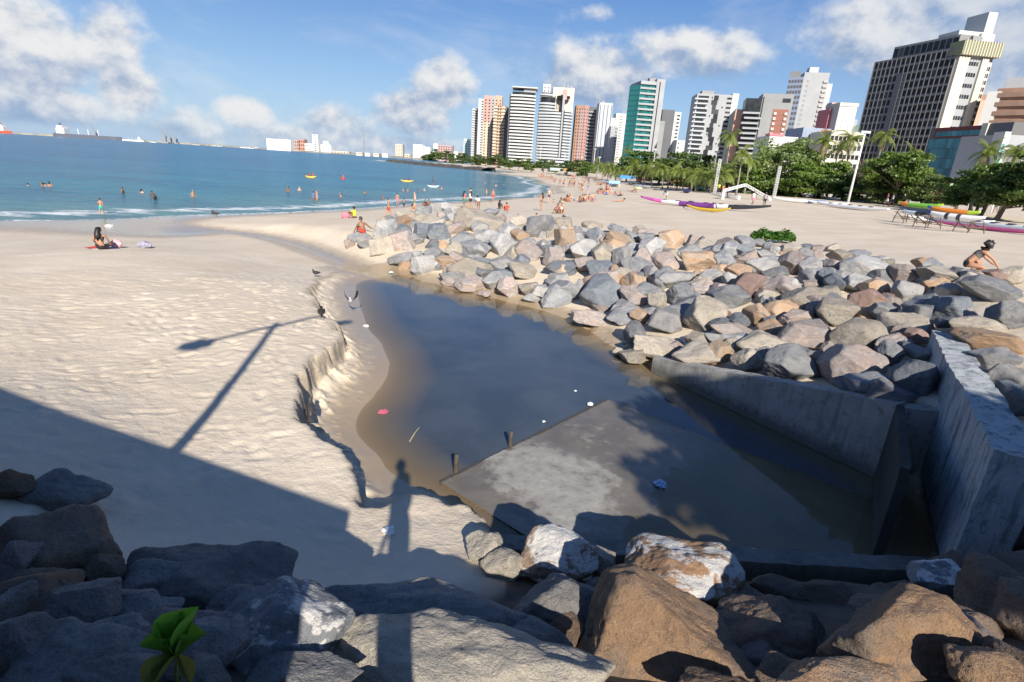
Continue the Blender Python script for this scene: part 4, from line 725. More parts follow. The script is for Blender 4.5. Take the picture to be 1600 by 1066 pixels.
B, p, th, w = tower('office_tower', 'dark grey tower with white window edge behind the green glass tower', 1036, 1055, 171, 60, 18); B.prism('wall', rect(p, th, w, 18), 2, 60, DARKG); B.prism('grey_front', rect(p + np.array([-2, -2]), th, w * .45, 3), 2, 50, GREYF); w2 = along(p, th, 1065, 173); B.prism('white_edge', rect(p + np.array([w + .1, -.4]), th, w2 - w, 16), 2, 58.5, WHITE); B.grid('window', p + np.array([w, -.4]), th, (w2 - w) * .3, w2 - w, 5, 57, 1, 17, .6, .45, DKW); B.prism('stair_head', rect(p + np.array([-3.5, 6]), th, 4, 6), 2, 66, WHITE)
B, p, th, w = tower('apartment_block', 'plain white block beside the dark grey tower', 1058, 1074, 219, 34, 14); B.prism('wall', rect(p, th, w, 14), 2, 34, WHITE); B.grid('window', p, th, w * .05, w * .3, 4, 33, 1, 8, .5, .4, DKW)
# white tower with a stepped dark strip
p = foot(1090, 146, 58); B = Bld('apartment_tower', 'white tower with a jagged dark strip and rounded corner balconies', p); th = math.radians(-6); w = along(p, th, 1146, 143); B.prism('wall', rect(p, th, w, 20), 2, 58, PALEG); nf = 18
for j in range(nf):
    z = 5 + j * 2.9; xc = .56 + .05 * math.sin(j * 1.1) - (.03 if j < 6 else 0); ww = (.17, .13, .2, .11)[j % 4]
    B.blk('dark_glazing', p, th, w * (xc - ww / 2), w * ww, z, 2.95, -.2, .12, DKW)
    B.blk('balcony_opening', p, th, w * .04, w * (.30 if j % 3 else .24), z + .9, 1.5, -.2, .10, DKW); B.blk('balcony_slab', p, th, -1.2, w * .33 + 1.2, z - .1, .95, -3, 1.1, WHITE2)
    B.blk('window', p, th, w * .86, w * .14, z + .8, 1.2, -.2, .1, DKW)
    if j % 2: B.blk('small_window', p, th, w * (.42 if j % 4 == 1 else .74), w * .035, z + 1, 1, -.2, .1, DKW)
w2 = along(p, th, 1156, 142); u = np.array([math.cos(th), math.sin(th)]); B.prism('green_edge', rect(p + u * (w + .1), th, w2 - w, 18), 2, 59, bm('facade_pale_green', (.50, .58, .53))); B.prism('roof_room', rect(p + u * 4 + np.array([0, 4]), th, 8, 8), 58, 60.5, GREYF)
# grey tower with brick red panel
p = foot(1193, 146, 57); B = Bld('apartment_tower', 'grey tower with a brick red panel and projecting side balconies', p); th = math.radians(-14); w = along(p, th, 1241, 150); u = np.array([math.cos(th), math.sin(th)]); B.prism('wall', rect(p, th, w, 18), 2, 57, GREYF); B.blk('groove', p, th, .4, .7, 2, 53, -.2, .08, DKW); B.blk('brick_panel', p, th, w * .42, w * .5, 2, 46, -.4, .15, BRICK); B.blk('roof_louvre', p, th, w * .66, w * .26, 52, 2.4, -.2, .1, DKW)
for j in range(14):
    z = 5 + j * 3.05
    for k in (.45, .80): B.blk('white_balcony', p, th, w * k, w * .09, z, 1.5, -.2, .9, WHITE)
    B.blk('balcony_slab', p - u * 10.2, th, 0 if j % 2 else 1.2, 10, z, 1.15, -8, 1.8, PALEG); B.blk('panel_joint', p, th, w * .55, w * .24, z - .4, .22, -.1, .2, DARKG)
B.prism('side_core', rect(p - u * 9.5, th, 9.4, 14), 2, 54, DKW); B.prism('salmon_back', rect(p - u * 12 + np.array([0, 8]), th, 6, 6), 2, 48, ORP)
# tall pale tower under scaffolding nets
p = foot(1258, 113, 82); B = Bld('apartment_tower', 'tall pale concrete tower with grey net on one side', p); th = math.radians(-12); w = along(p, th, 1305, 119); u = np.array([math.cos(th), math.sin(th)]); B.prism('wall', rect(p, th, w * .82, 20), 2, 82, PALEG); B.prism('right_wing', rect(p + u * w * .82 + np.array([.1, 1]), th, w * .18, 16), 2, 75, WHITE2); tl = math.radians(140); wl = along(p, tl, 1234, 118); B.blk('net_side', p, tl + math.pi, -wl, wl, 2, 77, -2, .2, BLUEG); B.grid('net_panel', p, tl + math.pi, -wl, 0, 4, 78, 5, 20, .7, .5, DARKG, .35)
for j in range(22): B.blk('balcony', p, th, w * .66, w * .14, 6 + j * 3.3, 1.4, -.2, 1., bm('raw_concrete', (.40, .37, .33))); B.blk('window', p, th, w * .12, w * .07, 6 + j * 3.3, 1.6, -.2, .1, GREYF)
B.prism('roof_room', rect(p + u * 4 + np.array([0, 3]), th, w * .3, 8), 82, 86, WHITE2); B.blk('scaffold', p, tl + math.pi, -wl, wl * .7, 79, 4, -1.5, -.5, GREYF)
B, p, th, w = tower('apartment_block', 'magenta pink block beside the tall pale tower', 1297, 1316, 170, 50, 14); B.prism('wall', rect(p, th, w, 14), 2, 50, MAG); B.grid('window', p, th, 0, w, 20, 48, 5, 8, .3, .3, DKW); B.prism('roof_room', rect(p + np.array([2, 3]), th, w * .4, 6), 50, 54, ORP)
B, p, th, w = tower('apartment_block', 'bright white block with a tan roof edge beside the magenta one', 1313, 1341, 163, 52, 16); B.prism('wall', rect(p, th, w, 16), 2, 51, WHITE); B.prism('roof_edge', grow(rect(p, th, w, 16), .4), 51.02, 53, CREAM); B.grid('window', p, th, w * .2, w * .8, 10, 48, 3, 11, .12, .2, DKW); B.prism('side_balconies', rect(p + np.array([w + .1, 1]), th, 2.5, 12), 2, 44, PALEG)
B, p, th, w = tower('office_block', 'low blue grey office block behind the palms', 1256, 1300, 199, 27, 16); B.prism('wall', rect(p, th, w, 16), 2, 27, BLUEG); B.grid('window', p, th, 0, w * .8, 5, 24, 6, 6, .8, .5, DKW); B.blk('orange_sign_band', p, th, w * .66, w * .34, 23.5, 3, -.2, .3, bm('band_orange', (.5, .14, .06)))
B, p, th, w = tower('office_block', 'pale office block with long window rows behind the palms', 1300, 1352, 204, 25, 16); B.prism('wall', rect(p, th, w, 16), 2, 25, CREAM); B.grid('window', p, th, 0, w, 4, 24, 8, 6, .8, .5, DKW)
B, p, th, w = tower('apartment_block', 'low white block with few windows under the brick panelled tower', 1203, 1248, 212, 22, 14); B.prism('wall', rect(p, th, w, 14), 2, 22, WHITE); B.grid('window', p, th, w * .45, w, 8, 20, 3, 3, .5, .28, DKW); B.prism('roof_edge', rect(p + np.array([-.3, -.3]), th, w * .5, 4), 22.02, 22.8, MAG)
# big slab hotel at the right
p = foot(1501, 70, 57); pl = foot(1369, 94, 57); B = Bld('hotel_slab', 'huge dark gridded hotel slab with a cream end wall', p); v = pl - p; L = float(np.linalg.norm(v)); th = math.atan2(-v[1], -v[0]); u = v / L; nL = np.array([math.sin(th), -math.cos(th)])
thR = th + math.radians(82); wR = abs(along(p, thR, 1556, 78)); uR = np.array([math.cos(thR), math.sin(thR)])
SLABW = bm('slab_frame_grey', (.20, .195, .19)); B.prism('wall', [tuple(pl), tuple(p), tuple(p + uR * wR), tuple(pl + uR * wR)], 2, 56, SLABW)
nx, nz = 17, 17
B.grid('window', pl, th, .3, L - .2, 4, 56, nx, nz, .76, .66, DKW, .02, lambda i, j: 6 <= i < 8 and j < 15); B.blk('recess_shade', pl, th, L * 6 / nx, L * 1.3 / nx, 2, 48, -2, .62, DARKG)  # proud dark panel gives the recess its shade by colour
for i in range(nx + 1): B.blk('frame_rib', pl, th, min(i * L / nx, L - .3), .28, 3, 53, -.2, .5, SLABW)
for j in range(nz + 1): B.blk('floor_slab', pl, th, 0, L, 3.7 + j * 52 / nz, .5, -.2, .42, SLABW)
B.prism('upper_storey', [tuple(p + u * L * .82 + uR * 1.2), tuple(p + u * L * .06 + uR * 1.2), tuple(p + u * L * .06 + uR * (wR - 2)), tuple(p + u * L * .82 + uR * (wR - 2))], 56, 61, SLABW)
B.grid('upper_window', p + u * L * .82 + uR * 1.2, th, 0, L * .76, 56.6, 60.6, 11, 1, .8, .8, DKW)
B.prism('end_wall', rect(p + uR * .1, thR, wR * .30, 1.4)[:2] + [tuple(p + uR * wR * .3 - np.array([math.sin(thR), -math.cos(thR)]) * -1.1), tuple(p + uR * .1 - np.array([math.sin(thR), -math.cos(thR)]) * -1.1)], 2, 53, CREAM); B.blk('end_wall', p, thR, wR * .66, wR * .18, 2, 51, -.3, 1.1, CREAM)
B.blk('end_recess', p, thR, wR * .3, wR * .36, 2, 51.5, -.3, .3, PALEG); B.grid('end_window', p, thR, wR * .34, wR * .62, 4, 53, 4, 13, .8, .36, DKW, .36); B.blk('stair_strip', p, thR, wR * .85, wR * .13, 2, 50, -.3, .5, CREAM); B.grid('stair_window', p, thR, wR * .855, wR * .97, 4, 51, 2, 20, .7, .6, DKW, .56)
B.blk('cornice', p, thR, -.6, wR + 1.4, 53.6, 4.6, -4, 2.2, OLIVE); B.grid('cornice_fin', p, thR, -.4, wR + .6, 53.4, 58.4, 14, 1, .28, 1., CREAM, 2.45)
for j, (a, b_, z0, z1, m_, d0) in enumerate(((.05, .75, 58.5, 62.5, WHITE, 3), (.35, .62, 58.4, 60.6, GREYF, 1), (.62, 1.0, 58.5, 62, WHITE, 2), (.75, 1.0, 62, 69.5, WHITE, 3.5))): B.prism('roof_room', rect(p + uR * wR * a + u * d0, thR, wR * (b_ - a), -8.), z0, z1, m_) if False else B.blk('roof_room', p, thR, wR * a, wR * (b_ - a), z0, z1 - z0, -d0 - 9, -d0, m_)
# teal glass block, its grey neighbour, brown and white blocks at the right
p = foot(1538, 195, 22); pl = foot(1457, 200, 22); B = Bld('office_block', 'low teal glass office block with cream end fin', p); v = pl - p; L = float(np.linalg.norm(v)); th = math.atan2(-v[1], -v[0]); u = v / L; back = np.array([-math.sin(th), math.cos(th)])
B.prism('wall', [tuple(pl), tuple(p), tuple(p + back * 14), tuple(pl + back * 14)], 2, 21.9, DARKG); B.grid('glass_panel', pl, th, .2, L - .2, 3.4, 19, 12, 6, .985, .97, TEALB, .1); B.blk('roof_band', pl, th, L * .1, L * .86, 19.2, 2.6, -.4, .3, bm('band_maroon', (.16, .035, .03))); B.grid('roof_glass', pl, th, L * .14, L, 19.4, 21, 8, 1, .94, .8, TEALB, .4)
B.blk('cream_fin', p, th, 0, 1.6, 2, 20.3, -8, .6, CREAM); B.blk('grey_end', p, th, 1.7, 6, 2, 20.2, -12, .1, bm('facade_deep_grey', (.13, .13, .13)))  # end block is a plain darker grey facade
B, p, th, w = tower('apartment_block', 'salmon block peeping out behind the hotel slab', 1526, 1553, 156, 42, 14); B.prism('wall', rect(p, th, w, 14), 2, 42, ORP); B.prism('roof_box', rect(p + np.array([2, 3]), th, 4, 4), 42, 44.5, BROWN)
p = foot(1548, 148, 40); B = Bld('apartment_tower', 'brown tower with curved dark balconies and a white edge', p); th = math.radians(-38); w = 34; poly = bowed(p, th, w, 20, 3); B.prism('core', grow(poly, -1.2), 2, 42, BROWN); B.floors('balcony_band', poly, fl(5, 42, 12), 1.5, bm('band_taupe', (.23, .15, .11))); B.blk('white_edge', p, th, -1, 4, 2, 39, -4, .5, WHITE); B.prism('penthouse', rect(p + np.array([5, 1]), th, 20, 10), 42, 46, PALEG)
B, p, th, w = tower('office_block', 'white low block with a green lettered fin at the far right', 1568, 1606, 210, 18, 12); B.prism('wall', rect(p, th, w + 8, 12), 2, 18, PALEG); B.grid('window', p, th, w * .3, w + 8, 5, 16, 5, 3, .7, .4, DKW); B.blk('sign_fin', p, th, -.5, 1.3, 2, 16.5, -2, 1, WHITE); B.blk('green_sign', p, th, -.35, .5, 12, 4, -.1, 1.06, bm('sign_green', (.03, .25, .22)))
# ------------------------------------------------------------------ far port and town across the bay
LANDM = mat('far_land', (.30, .27, .22), .9, .3, .02); FROCK = mat('far_rock', (.07, .065, .06), .95, .5, .3, .8, 1.)
def strip(name, pts, wid, z0, z1, m, label):
    v = []; f = []; rng = random.Random(5); P = []
    for (a, b), (c, d) in zip(pts[:-1], pts[1:]):
        n = max(2, int(math.hypot(c - a, d - b) / (wid * .35))); P += [(a + (c - a) * i / n, b + (d - b) * i / n) for i in range(n)]
    for i, (x, y) in enumerate(P):
        x2, y2 = P[min(i + 1, len(P) - 1)]; x1, y1 = P[max(i - 1, 0)]; t = Vector((x2 - x1, y2 - y1)).normalized(); nn = Vector((-t.y, t.x))
        for k, zz in ((-.5, z0), (-.25, z1), (0, z1 * 1.15), (.25, z1), (.5, z0)): v.append((x + nn.x * wid * k + rng.uniform(-.1, .1) * wid, y + nn.y * wid * k + rng.uniform(-.1, .1) * wid, zz + (rng.uniform(-.3, .4) * z1 if zz != z0 else 0)))
    for i in range(len(P) - 1):
        for k in range(4): f.append((i * 5 + k, (i + 1) * 5 + k, (i + 1) * 5 + k + 1, i * 5 + k + 1))
    return link(name, mesh(name, v, f, [m]))
def Fp(px, D): q = far(px, 230, D); return (q[0], q[1])
o = strip('breakwater', [Fp(-300, 2300), Fp(0, 2300), Fp(250, 2350), Fp(420, 2350)], 30, -2, 4.0, LANDM, ''); tag(o, 'long low breakwater on the horizon carrying the port', 'breakwater')
o = strip('far_shore', [Fp(410, 2300), Fp(520, 2100), Fp(620, 1850), Fp(700, 1500)], 130, -2, 3.6, LANDM, ''); o['kind'] = 'structure'
shore = [(700, 262.5), (725, 264.2), (760, 266.6), (640, 257.5)]; sp = [tuple(at(a, b, 0)[:2]) for a, b in ((610, 253), (640, 256), (680, 260), (720, 263.6), (770, 268))]
o = strip('rock_spit', sp, 14, -1, 1.6, FROCK, ''); o['kind'] = 'structure'; o['label'] = 'dark rocky shore spit below the far towers'
FWH = bm('port_white', (.78, .78, .76)); FBR = bm('port_brown', (.36, .26, .22))
def fbox(name, label, pxL, pxR, pyT, D, m, rows=0, cols=0, cat='building', roof=None, dep=30):
    a = far(pxL, pyT, D); p = a[:2]; H = a[2]; w = along(p, 0, pxR, pyT); o = thing(name, label, cat, (p[0], p[1], 0))
    MB().box((0, 0, -1), (w, dep, H)).ob('wall', m, o)
    for i in range(cols):
        for j in range(rows): link('window', ucube(DKW), o, (w * (i + .28) / cols, -.3, 4 + (H - 5) * (j + .25) / rows), (0, 0, 0), (w * .45 / cols, 1, (H - 5) * .45 / rows))
    if roof: MB().box((w * .2, 4, H), (w * .7, dep - 4, H + roof)).ob('roof_room', m, o)
    return o
fbox('silo', 'long white grain silo block across the bay', 416, 453.5, 216.5, 2150, FWH, 0, 0); fbox('warehouse', 'brown warehouse beside the white silo block', 454.5, 466, 218.5, 2150, FBR, 3, 4); fbox('warehouse', 'reddish warehouse right of the brown one', 466.5, 475, 217.5, 2150, bm('port_red', (.42, .22, .17)), 3, 3)
fbox('silo_tower', 'tall slim white silo tower across the bay', 487.5, 496, 210, 2100, FWH, 8, 1); fbox('mill_building', 'stepped white mill building by the silo tower', 501, 517, 226, 2100, FWH, 3, 5, roof=12); fbox('port_shed', 'low white shed between the warehouses and silo tower', 476, 487, 224, 2140, FWH, 2, 4); fbox('port_shed', 'wide low pale shed right of the mill building', 517, 545, 235.5, 2100, CREAM, 1, 6)
fbox('apartment_tower', 'pale far tower with grey window grid across the bay', 617.5, 629, 225, 1900, CREAM, 9, 4); fbox('apartment_tower', 'left white twin of the far apartment pair', 645.5, 661, 225.5, 1600, FWH, 8, 5); fbox('apartment_block', 'low white annex beside the far apartment pair', 661.5, 672, 229.5, 1610, FWH, 5, 4); fbox('apartment_tower', 'white slab beside the maroon trimmed far block', 677.5, 684, 224.5, 1500, FWH, 8, 2); fbox('apartment_block', 'maroon trimmed white far block', 684.3, 707, 226.5, 1500, bm('port_maroon', (.42, .27, .26)), 6, 6)
for k, (a, b_, t) in enumerate(((556, 566, 238), (570, 578, 239), (583, 592, 239.5), (597, 606, 240), (632, 641, 240.5), (709, 716, 237), (717, 724, 238))): fbox('far_house', ('low pale house on the far shore', 'low white house on the far shore')[k % 2], a, b_, t, 1700, (CREAM, FWH)[k % 2], 1, 3)['group'] = ('low pale houses on the far shore', 'low white houses on the far shore')[k % 2]
def ship(label, pxL, pxR, py, D, hull, sup, flip=False, red=None):
    a = far(pxL, py, D); p = a[:2]; w = along(p, 0, pxR, py); o = thing('cargo_ship', label, 'ship', (p[0], p[1], 0)); hh = w * .05; mb = MB(); B_ = w * .14
    sec = [(0, .72), (.04, .95), (.1, 1), (.88, 1), (.95, .7), (1, .06)]; top = [(w * t, -B_ / 2 * k) for t, k in sec] + [(w * t, B_ / 2 * k) for t, k in sec[::-1]]; mb.prism(top, -2, hh); mb.ob('hull', hull, o)
    x = w * (.06 if not flip else .78); MB().box((x, -B_ * .4, hh), (x + w * .12, B_ * .4, hh + w * .075)).box((x + w * .02, -B_ * .45, hh + w * .075), (x + w * .1, B_ * .45, hh + w * .11)).ob('superstructure', sup, o); MB().tube([(x + w * .03, 0, hh + w * .1), (x + w * .03, 0, hh + w * .15)], w * .015, 8).ob('funnel', red or hull, o)
    for t in (.35, .5, .65): MB().tube([(w * t, 0, hh), (w * t, 0, hh + w * .08)], w * .004, 6).ob('mast', sup, o)
RED = bm('ship_red', (.52, .075, .03)); NAVY = bm('ship_navy', (.10, .11, .14))
ship('red hulled tanker moored at the breakwater', -60, 18, 207, 2250, RED, FWH, True); ship('long dark cargo ship with white superstructure at the quay', 88, 190, 214, 2280, NAVY, FWH); ship('white ship moored beyond the dark cargo ship', 188, 224, 217.5, 2280, FWH, FWH, True)
for px, py, t in ((146, 194, 'left'), (255, 198, ''), (263, 203, ''), (272, 206, '')):
    a = far(px, py, 2300); h = a[2]; o = thing('harbour_crane', 'dark slim harbour crane behind the cargo ship' if t else 'slim harbour crane on the quay', 'crane', (a[0], a[1], 3), 0, None if t else 'harbour cranes on the quay'); CR = bm('crane_grey', (.22, .24, .27)); MB().box((-6, -6, 0), (6, 6, h * .35)).ob('cab_tower', CR, o); MB().tube([(0, 0, h * .35), (-h * .28, 0, h)], [2., 1.1], 6).ob('jib', CR, o); MB().tube([(0, 0, h * .3), (h * .12, 0, h * .5)], 1.2, 6).ob('counter_jib', CR, o)
o = link('radio_mast', MB().tube([(0, 0, 0), (0, 0, 50), (0, 0, 80)], [2.6, 1.8, 1.], 6).me('radio_mast', GREYF), None, far(569, 240, 2000)[:2].tolist() + [0]); tag(o, 'thin grey chimney mast standing above the far shore', 'mast')
for px, wd in ((30, 26), (72, 20), (235, 12), (300, 18), (330, 24), (375, 30), (398, 12)):
    fbox('port_shed', 'small pale shed on the breakwater', px, px + wd * .7, far(0, 0, 1)[2] * 0 + (209 + px * .062 - 2.2 - (px % 5) * .35), 2320, (CREAM, FWH)[px % 2], 1, 3)['group'] = 'small pale sheds on the breakwater'
# ------------------------------------------------------------------ vegetation
def leaf_mat(name, c1, c2, c3=None):
    m = bpy.data.materials.new(name); m.use_nodes = True; nt = m.node_tree; b = NB(nt); nt.nodes.remove(nt.nodes['Principled BSDF'])
    tc = b.n('ShaderNodeTexCoord').outputs['Object']; rnd = b.n('ShaderNodeObjectInfo').outputs['Random']
    n = b.noise(tc, 1.4, 3, .6, '4D', b.m('MULTIPLY', rnd, 30.)); n2 = b.noise(tc, 14., 2, .5)
    c = b.mix(b.mr(n, .35, .65), c1, c2); c = b.mix(b.mr(n2, .55, .7, 0, .5), c, c3 or c2)
    h = b.n('ShaderNodeHueSaturation'); b.l(c, h.inputs['Color']); b.l(b.mr(rnd, 0, 1, .95, 1.45), h.inputs['Value'])
    d = b.n('ShaderNodeBsdfDiffuse'); t = b.n('ShaderNodeBsdfTranslucent'); g = b.n('ShaderNodeBsdfGlossy'); g.inputs['Roughness'].default_value = .45; b.l(h.outputs[0], d.inputs[0]); b.l(h.outputs[0], t.inputs[0])
    x = b.n('ShaderNodeMixShader'); x.inputs[0].default_value = .45; b.l(d.outputs[0], x.inputs[1]); b.l(t.outputs[0], x.inputs[2])
    y = b.n('ShaderNodeMixShader'); y.inputs[0].default_value = .05; b.l(x.outputs[0], y.inputs[1]); b.l(g.outputs[0], y.inputs[2])
    b.l(y.outputs[0], nt.nodes['Material Output'].inputs[0]); MATS[name] = m; return m
LEAF = [leaf_mat('leaf_green', (.10, .165, .03), (.16, .235, .045), (.21, .27, .06)), leaf_mat('leaf_dark', (.065, .115, .028), (.11, .165, .042)), leaf_mat('leaf_light', (.15, .21, .06), (.21, .265, .085)), leaf_mat('leaf_dry', (.22, .18, .11), (.17, .16, .085))]
PALML = leaf_mat('palm_frond', (.15, .205, .04), (.23, .275, .06), (.3, .3, .085)); PALMY = leaf_mat('palm_frond_dry', (.26, .20, .06), (.2, .15, .06))
BARK = mat('bark', (.17, .135, .10), .9, .3, 4, .5, 20); PBARK = mat('palm_bark', (.24, .21, .17), .9, .3, 4, .5, 20)
def crown(seed, n_cl=46, per=120, flat=.62, leaf=.075, layered=True, hole=.25):
    r = np.random.default_rng(seed); C = []
    while len(C) < n_cl:
        q = r.uniform(-1, 1, 3)
        d = np.linalg.norm(q)
        if d > 1 or d < hole + .2 * r.random(): continue
        if q[2] < -.75: continue
        if layered: q[2] = round(q[2] * 2.2) / 2.2 + r.uniform(-.08, .08)
        C.append(q * np.array([1, 1, flat]))
    C = np.array(C); cr = r.uniform(.14, .30, n_cl); V = []; 
    for c, k in zip(C, cr):
        p = r.normal(size=(per, 3)); p /= np.linalg.norm(p, axis=1)[:, None]; p *= (r.random(per) ** .4)[:, None] * k * np.array([1.25, 1.25, .6]); p += c
        nrm = r.normal(size=(per, 3)) * .65 + np.array([0, 0, 1.]); nrm /= np.linalg.norm(nrm, axis=1)[:, None]
        a = np.cross(nrm, r.normal(size=(per, 3))); a /= np.linalg.norm(a, axis=1)[:, None]; b = np.cross(nrm, a); s = (leaf * r.uniform(.6, 1.3, per))[:, None]
        V.append(np.stack([p - a * s, p - b * s * .5, p + a * s, p + b * s * .5], 1))
    V = np.concatenate(V).reshape(-1, 3); f = np.arange(len(V)).reshape(-1, 4); return V, f, C
def broad_proto(seed, m, flat=.62, **k):
    V, f, C = crown(seed, flat=flat, **k); cm = mesh('crown', V, f, [m]); mb = MB(); r = random.Random(seed); H = 1.15
    lean = (r.uniform(-.2, .2), r.uniform(-.15, .15)); top = Vector((0, 0, -.25 * flat)); basep = Vector((lean[0], lean[1], -H)); fk = basep.lerp(top, .55)
    mb.tube([basep, basep.lerp(fk, .5) + Vector((.03, .02, 0)), fk], [.085, .065, .055], 8)
    for i in r.sample(range(len(C)), 9):
        c = Vector(C[i]); mb.tube([fk, fk.lerp(c, .5) + Vector((0, 0, .05)), c], [.04, .025, .008], 5, False)
    return cm, mb.me('trunk', BARK)
PROTO = [broad_proto(1, LEAF[0]), broad_proto(2, LEAF[1], .7), broad_proto(3, LEAF[2], .75, layered=False, leaf=.05, per=150), broad_proto(4, LEAF[0], .5), broad_proto(5, LEAF[3], .6, layered=False, per=40, leaf=.05, n_cl=60, hole=.1), broad_proto(6, LEAF[1], .55)]
def treeD(px): return float(np.interp(px, [600, 680, 760, 860, 930, 1000, 1110, 1330, 1600, 1900], [1500, 1100, 480, 300, 212, 150, 103, 106, 72, 60]))
def put_tree(px, py, w, h, k, D, label, group):
    c = far(px, py, D); dd = depth(c); R = w * dd / F / 2; g = gz(c[0], c[1]) if D < 700 else 2.; Rz = min(h * dd / F / 2 / .62, R * 1.2)
    Rz = max(Rz, (c[2] - g) / 1.18 if (c[2] - g) < R * 1.6 else Rz)
    o = thing('tree', label, 'tree', (c[0], c[1], g), random.uniform(0, 6), group); cm, tm = PROTO[k]; z = c[2] - g
    link('crown', cm, o, (0, 0, z), (0, 0, 0), (R, R, R * .62 + Rz * .38)); link('trunk', tm, o, (0, 0, z), (0, 0, 0), (R, R, z / 1.15))
    return o
def palm_proto(seed, dry=0):
    r = random.Random(seed); mb = MB(); nF = 20
    def frond(az, el, L, m):
        mb.cur = m; P = []; d = Vector((math.cos(az) * math.cos(el), math.sin(az) * math.cos(el), math.sin(el))); p = Vector((0, 0, 0)); 
        for i in range(9): P.append(p.copy()); p = p + d * (L / 8); d = (d + Vector((0, 0, -.20 - .02 * i))).normalized()
        mb.tube(P, [.035, .03, .03, .025, .02, .02, .015, .01, .005], 4, False)
        for i in range(1, 9):
            for s in (-1, 1):
                for q in (0, .5):
                    a = P[i - 1].lerp(P[i], q); t = (P[i] - P[i - 1]).normalized(); sd = t.cross(Vector((0, 0, 1))).normalized() * s; ll = .75 * math.sin(.5 + 2.4 * (i + q) / 9) + .12
                    e = a + (sd * .75 + t * .55 + Vector((0, 0, -.35))).normalized() * ll; wv = t * .06
                    mb.add([a - wv, a + wv, e], [(0, 1, 2)])
    for i in range(nF): frond(i * 2.4 + r.uniform(-.2, .2), math.radians(r.choice((70, 45, 25, 8, -12)) + r.uniform(-8, 8)), r.uniform(2.3, 3.0), 0)
    for i in range(dry): frond(r.uniform(0, 6.3), math.radians(-60 - r.uniform(0, 20)), 2.4, 1)
    mb.cur = 1
    for i in range(5): a = i * 1.3; mb.ell((math.cos(a) * .22, math.sin(a) * .22, -.2), (.13, .13, .16), 6, 4)
    return mb.me('crown', [PALML, PALMY])
PALMS = [palm_proto(1), palm_proto(2, 2), palm_proto(3, 1), palm_proto(4, 6)]
def put_palm(px, py, D, k=0, s=1., label=None, group=None):
    c = far(px, py, D); x, y = c[0] + random.uniform(-.8, .8), c[1] + random.uniform(-.6, .6); g = gz(x, y); z = c[2] - g
    o = thing('palm_tree', label, 'palm tree', (x, y, g), 0, group); dx, dy = c[0] - x, c[1] - y; mb = MB()
    mb.tube([(0, 0, -.1), (dx * .1, dy * .1, z * .15), (dx * .25, dy * .25, z * .45), (dx * .6, dy * .6, z * .75), (dx, dy, z)], [.2, .15, .12, .105, .1], 8); mb.ob('trunk', PBARK, o, True)
    link('crown', PALMS[k], o, (dx, dy, z), (0, 0, random.uniform(0, 6)), (s, s, s)); return o
random.seed(21)
for i, px in enumerate((934, 944, 953, 962, 972, 981, 990, 1001, 1012, 1023, 1034, 1046, 1057, 1068, 1079, 1090, 1101, 1116, 1131, 1146)):
    put_palm(px, 259 + (px - 934) * .075 + random.uniform(-4, 4), treeD(px) + random.uniform(-4, 8), i % 3, random.uniform(.95, 1.2) * (1.3 if px < 1000 else 1.05), 'short coconut palm in the row along the back of the beach', 'coconut palms in a row behind the beach')
for px, py, D, k, s, lb in ((1141, 213, 118, 1, 1.05, 'tall coconut palm in front of the white tower with the jagged strip'), (1160, 240, 96, 0, .9, 'slender palm with a pale curved trunk beside the lattice mast'), (981, 234, 185, 0, .9, 'lone palm in front of the green glass tower'), (1196, 234, 125, 2, .85, 'palm before the low white block'), (1207, 243, 122, 0, .8, 'shorter palm beside the one before the low white block'),
                            (1251, 224, 120, 1, .9, 'palm before the low blue grey office block'), (1289, 222, 112, 3, 1., 'palm with hanging dry fronds before the pale office block'), (1330, 217, 112, 2, 1.15, 'bushy palm left of the tall floodlight pole'), (1383, 212, 108, 1, 1., 'windswept palm right of the tall floodlight pole'), (1172, 250, 108, 0, .9, 'palm rising behind the truss arch'), (1218, 236, 118, 1, .9, 'palm rising out of the feathery trees'), (1312, 232, 116, 0, .95, 'palm between the pale office block and the floodlight pole'), (1425, 240, 100, 2, .8, 'palm behind the flat topped almond tree'), (1590, 236, 84, 1, .85, 'palm before the white low block'), (1543, 240, 84, 3, .85, 'palm with a yellow hanging frond before the teal glass block')):
    put_palm(px, py, D, k, s, lb)
kinds = ['dense green almond tree', 'dark leafy tree', 'feathery light green tree', 'flat topped green almond tree', 'half bare dry tree', 'low dark spreading tree']
for px, py, w, h, k, dd in ((1060, 266, 70, 40, 1, 22), (1000, 263, 70, 34, 1, 25), (1035, 272, 60, 30, 5, 18), (1095, 270, 70, 40, 1, 16), (1128, 278, 60, 40, 2, 10), (1160, 280, 70, 50, 1, 14), (1182, 286, 60, 44, 0, 6), (1205, 272, 80, 60, 2, 12), (1228, 258, 110, 74, 2, 10), (1250, 285, 80, 44, 0, 2), (1285, 280, 90, 56, 3, 6), (1310, 292, 60, 36, 5, 0), (1345, 282, 90, 56, 4, 12), (1375, 278, 80, 50, 4, 4), (1372, 298, 80, 34, 1, 0),
                         (1408, 268, 96, 54, 3, 2), (1398, 290, 70, 40, 0, 10), (1442, 302, 60, 28, 4, 10), (1470, 298, 80, 34, 2, 8), (1500, 300, 70, 34, 4, 12), (1520, 294, 80, 40, 0, 6), (1556, 288, 90, 56, 3, 4), (1590, 278, 100, 76, 0, 4), (1580, 305, 90, 44, 5, 0), (1640, 285, 120, 80, 1, 2), (1535, 305, 70, 36, 5, 6), (1460, 306, 60, 30, 5, 14), (1330, 300, 60, 30, 1, 10), (1225, 296, 60, 30, 5, 4), (1085, 280, 60, 30, 0, 10)):
    put_tree(px, py, w, h, k, treeD(px) + dd, kinds[k] + ' behind the beach, in front of the buildings', kinds[k] + 's behind the beach')
